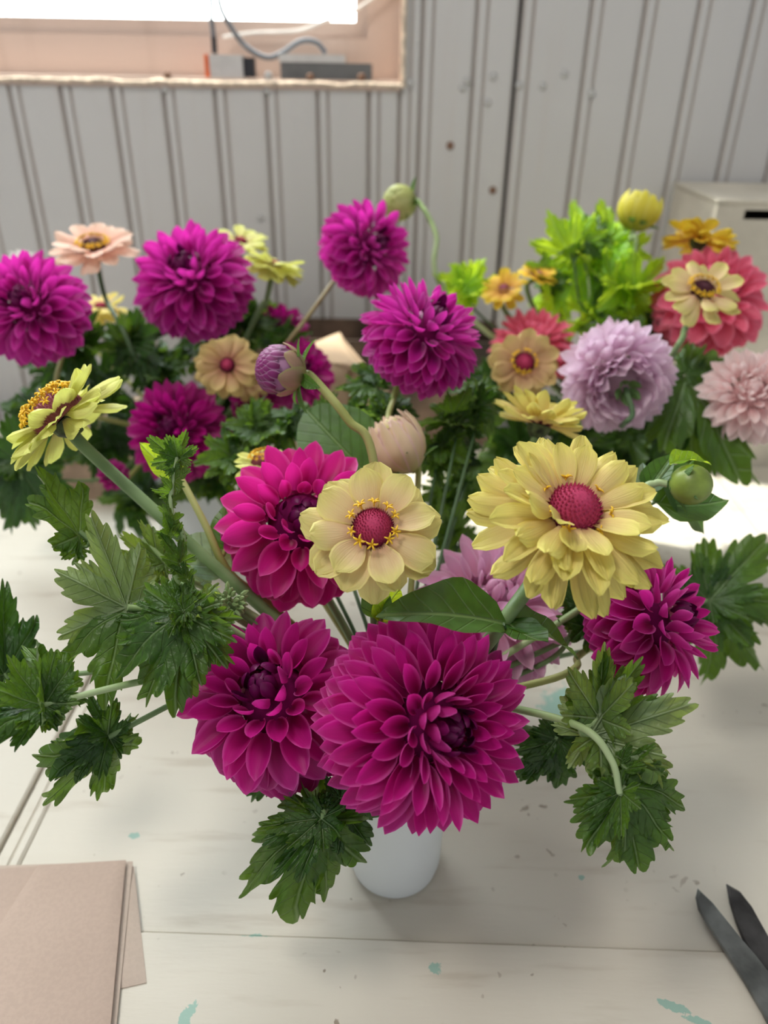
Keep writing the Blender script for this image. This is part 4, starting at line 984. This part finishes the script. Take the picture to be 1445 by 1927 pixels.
# behind: boxes, paper and the ledge along the wall
cardm = plain('brown_cardboard', (0.34, 0.24, 0.17), .85, .15, 30, .2)
creambox = plain('cream_cardboard', (0.56, 0.52, 0.44), .7, .06, 20, .1)
darkwood = plain('dark_brown_wood', (0.13, 0.085, 0.06), .6, .4, 14, .3)
kraft = papermat('kraft_paper', (0.55, 0.40, 0.27))
def box_thing(name, label, x0, x1, y0, y1, h, mat, cat='box', rot=0.0, lid=True, hole=None, z=-.001):
    cx, cy = (x0 + x1) / 2, (y0 + y1) / 2
    root = empty(name, (cx, cy, z), label, cat); root.rotation_euler.z = rot
    hx, hy = (x1 - x0) / 2, (y1 - y0) / 2; w_ = .004
    b = MB(); b.box((-hx, -hy, 0), (hx, hy, .004)).box((-hx, hy - w_, .004), (hx, hy, h)).box((-hx, -hy + w_, .004), (-hx + w_, hy - w_, h)).box((hx - w_, -hy + w_, .004), (hx, hy - w_, h))
    if hole:
        a0, a1, z0, z1 = hole
        b.box((-hx, -hy, .004), (hx, -hy + w_, z0)).box((-hx, -hy, z1), (hx, -hy + w_, h)).box((-hx, -hy, z0), (a0, -hy + w_, z1)).box((a1, -hy, z0), (hx, -hy + w_, z1))
    else: b.box((-hx, -hy, .004), (hx, -hy + w_, h))
    o = link('walls', mesh('walls', b.v, b.f, mat, smooth=False), root)
    if lid:
        b = MB().box((-hx - .002, -hy - .002, h), (hx + .002, 0.0, h + .004)); link('flap', mesh('flap', b.v, b.f, mat, smooth=False), root)
        b = MB().box((-hx - .002, .001, h), (hx + .002, hy + .002, h + .004)); link('flap', mesh('flap', b.v, b.f, mat, smooth=False), root)
    return root
q0 = cp(1352, 380, 1.06); 
box_thing('cardboard_box', 'cream cardboard box with hand hole, standing at the right against the wall', q0.x, q0.x + .40, 1.06, 1.235, q0.z, creambox, lid=True, hole=(cp(1405, 382, 1.06).x - q0.x - .2, cp(1470, 382, 1.06).x - q0.x - .2, q0.z - .020, q0.z - .008))
box_thing('cardboard_box', 'low brown cardboard box behind the left bouquet', -.46, -.245, .92, 1.10, .075, cardm)
q1 = cp(420, 582, 1.20); q2 = cp(880, 582, 1.20)
bx = box_thing('wooden_crate', 'low dark brown wooden crate along the wall behind the flowers', q1.x, q2.x + .05, 1.12, 1.235, q1.z - .02, darkwood, 'crate', lid=False)
ca0 = Vector(bx.location)
# kraft paper bag fallen open in the middle
kb = MB(); n = 14; pts = []
A_ = [P(565, 640, .96), P(650, 640, .93), P(735, 700, .90)]; Bm = [P(560, 690, .96), P(640, 770, .90), P(720, 775, .88)]
cen = P(640, 720, .94)
kr = empty('paper_bag', (cen.x, cen.y, 0), 'crumpled kraft paper bag lying behind the purple bud', 'bag')
def quad_sheet(c4, nm, mt, amp, seed):
    rr = random.Random(seed); n = 10; v = []
    for i in range(n + 1):
        for j in range(n + 1):
            u, w2 = i / n, j / n; p = c4[0] * (1 - u) * (1 - w2) + c4[1] * u * (1 - w2) + c4[2] * u * w2 + c4[3] * (1 - u) * w2
            v.append(p + Vector((0, amp * math.sin(u * 5 + w2 * 3), amp * math.sin(u * 4 + seed) * math.cos(w2 * 6))))
    o = MB().add(v, grid_faces(n + 1, n + 1)).build(nm, mt, kr)
    sm = o.modifiers.new('thickness', 'SOLIDIFY'); sm.thickness = .0012; return o
def gz(p, z): return Vector((p.x, p.y, z))
a, b_, c_, d_ = P(545, 640, .98), P(655, 650, .93), P(735, 700, .90), P(640, 640, 1.02)
quad_sheet([gz(a, .20), gz(b_, .205), gz(b_, .001), gz(a, .001)], 'side', kraft, .004, 1)
quad_sheet([gz(b_, .205), gz(c_, .18), gz(c_, .001), gz(b_, .001)], 'side', kraft, .004, 2)
quad_sheet([gz(a, .20), gz(b_, .205), gz(c_, .18), gz(d_, .215)], 'top_fold', kraft, .005, 3)
quad_sheet([gz(d_, .215), gz(c_, .18), gz(c_ + Vector((.02, .05, 0)), .001), gz(d_ + Vector((0, .02, 0)), .001)], 'side', kraft, .003, 4)

# ------------------------------------------------------------------ things on the window sill
sy = WALL_Y + .03
def sillx(px): return cp(px, 120, sy).x
plastic = plain('white_plastic', (0.62, 0.60, 0.58), .4, .05); orange = plain('orange_plastic', (0.75, 0.16, 0.05), .4, .05); blackp = plain('black_plastic', (0.03, 0.03, 0.035), .4, .05)
greyc = plain('grey_cable', (0.14, 0.15, 0.17), .45, .05); greyp = plain('grey_plastic', (0.16, 0.16, 0.155), .45, .05)
zs = WZ0
ztop = cp(430, 103, sy).z
psr = empty('power_adapter', (sillx(425), sy, zs), 'small white power adapter with an orange end on the window sill', 'adapter')
MB().box((sillx(397), sy - .012, zs), (sillx(459), sy + .012, ztop)).build('body', plastic, psr, smooth=False)
MB().box((sillx(388), sy - .012, zs), (sillx(397) - .0002, sy + .012, ztop)).build('end_cap', orange, psr, smooth=False)
MB().box((sillx(459) + .0002, sy - .008, zs + .001), (sillx(480), sy + .008, ztop - .003)).build('plug', blackp, psr, smooth=False)
rt = empty('router', (sillx(600), sy, zs), 'flat grey and white electronic box in the window corner', 'router')
MB().box((sillx(530), sy - .016, zs), (sillx(700), sy + .02, ztop - .008)).build('base', greyp, rt, smooth=False)
MB().box((sillx(528), sy - .017, ztop - .0078), (sillx(650), sy + .021, ztop + .002)).build('lid', plastic, rt, smooth=False)
def cable(name, label, pts, r, mat, y=sy):
    v = [cp(px, py, y + (k % 2) * .002) for k, (px, py) in enumerate(pts)]; sp = spline(v, 8)
    o = MB().tube(sp, r, 8).build(name, mat, origin=v[-1]); return tag(o, label, 'cable' if name == 'cable' else 'string')
cable('cable', 'straight dark cable dropping down to the white power adapter', [(400, -60), (397, 20), (402, 70), (404, 101)], .0034, greyc)
MBp = MB().tube([cp(402, 70, sy - .001), cp(404, 101, sy - .001)], .0042, 8); o = MBp.build('cable_plug', blackp, origin=cp(404, 101, sy)); tag(o, 'black plug at the end of the straight cable', 'plug')
cable('cable', 'looping grey cable curling down onto the grey electronic box', [(408, -60), (413, 5), (428, 40), (460, 85), (500, 108), (530, 100), (565, 78), (595, 80), (613, 100)], .0036, greyc, sy - .006)
wht = plain('white_string', (0.75, 0.72, 0.68), .8, .05)
cable('string', 'white string hanging slack across the window corner', [(420, 70), (480, 62), (560, 58), (610, 40), (670, 18), (740, -30)], .0022, wht, WALL_Y + .062)
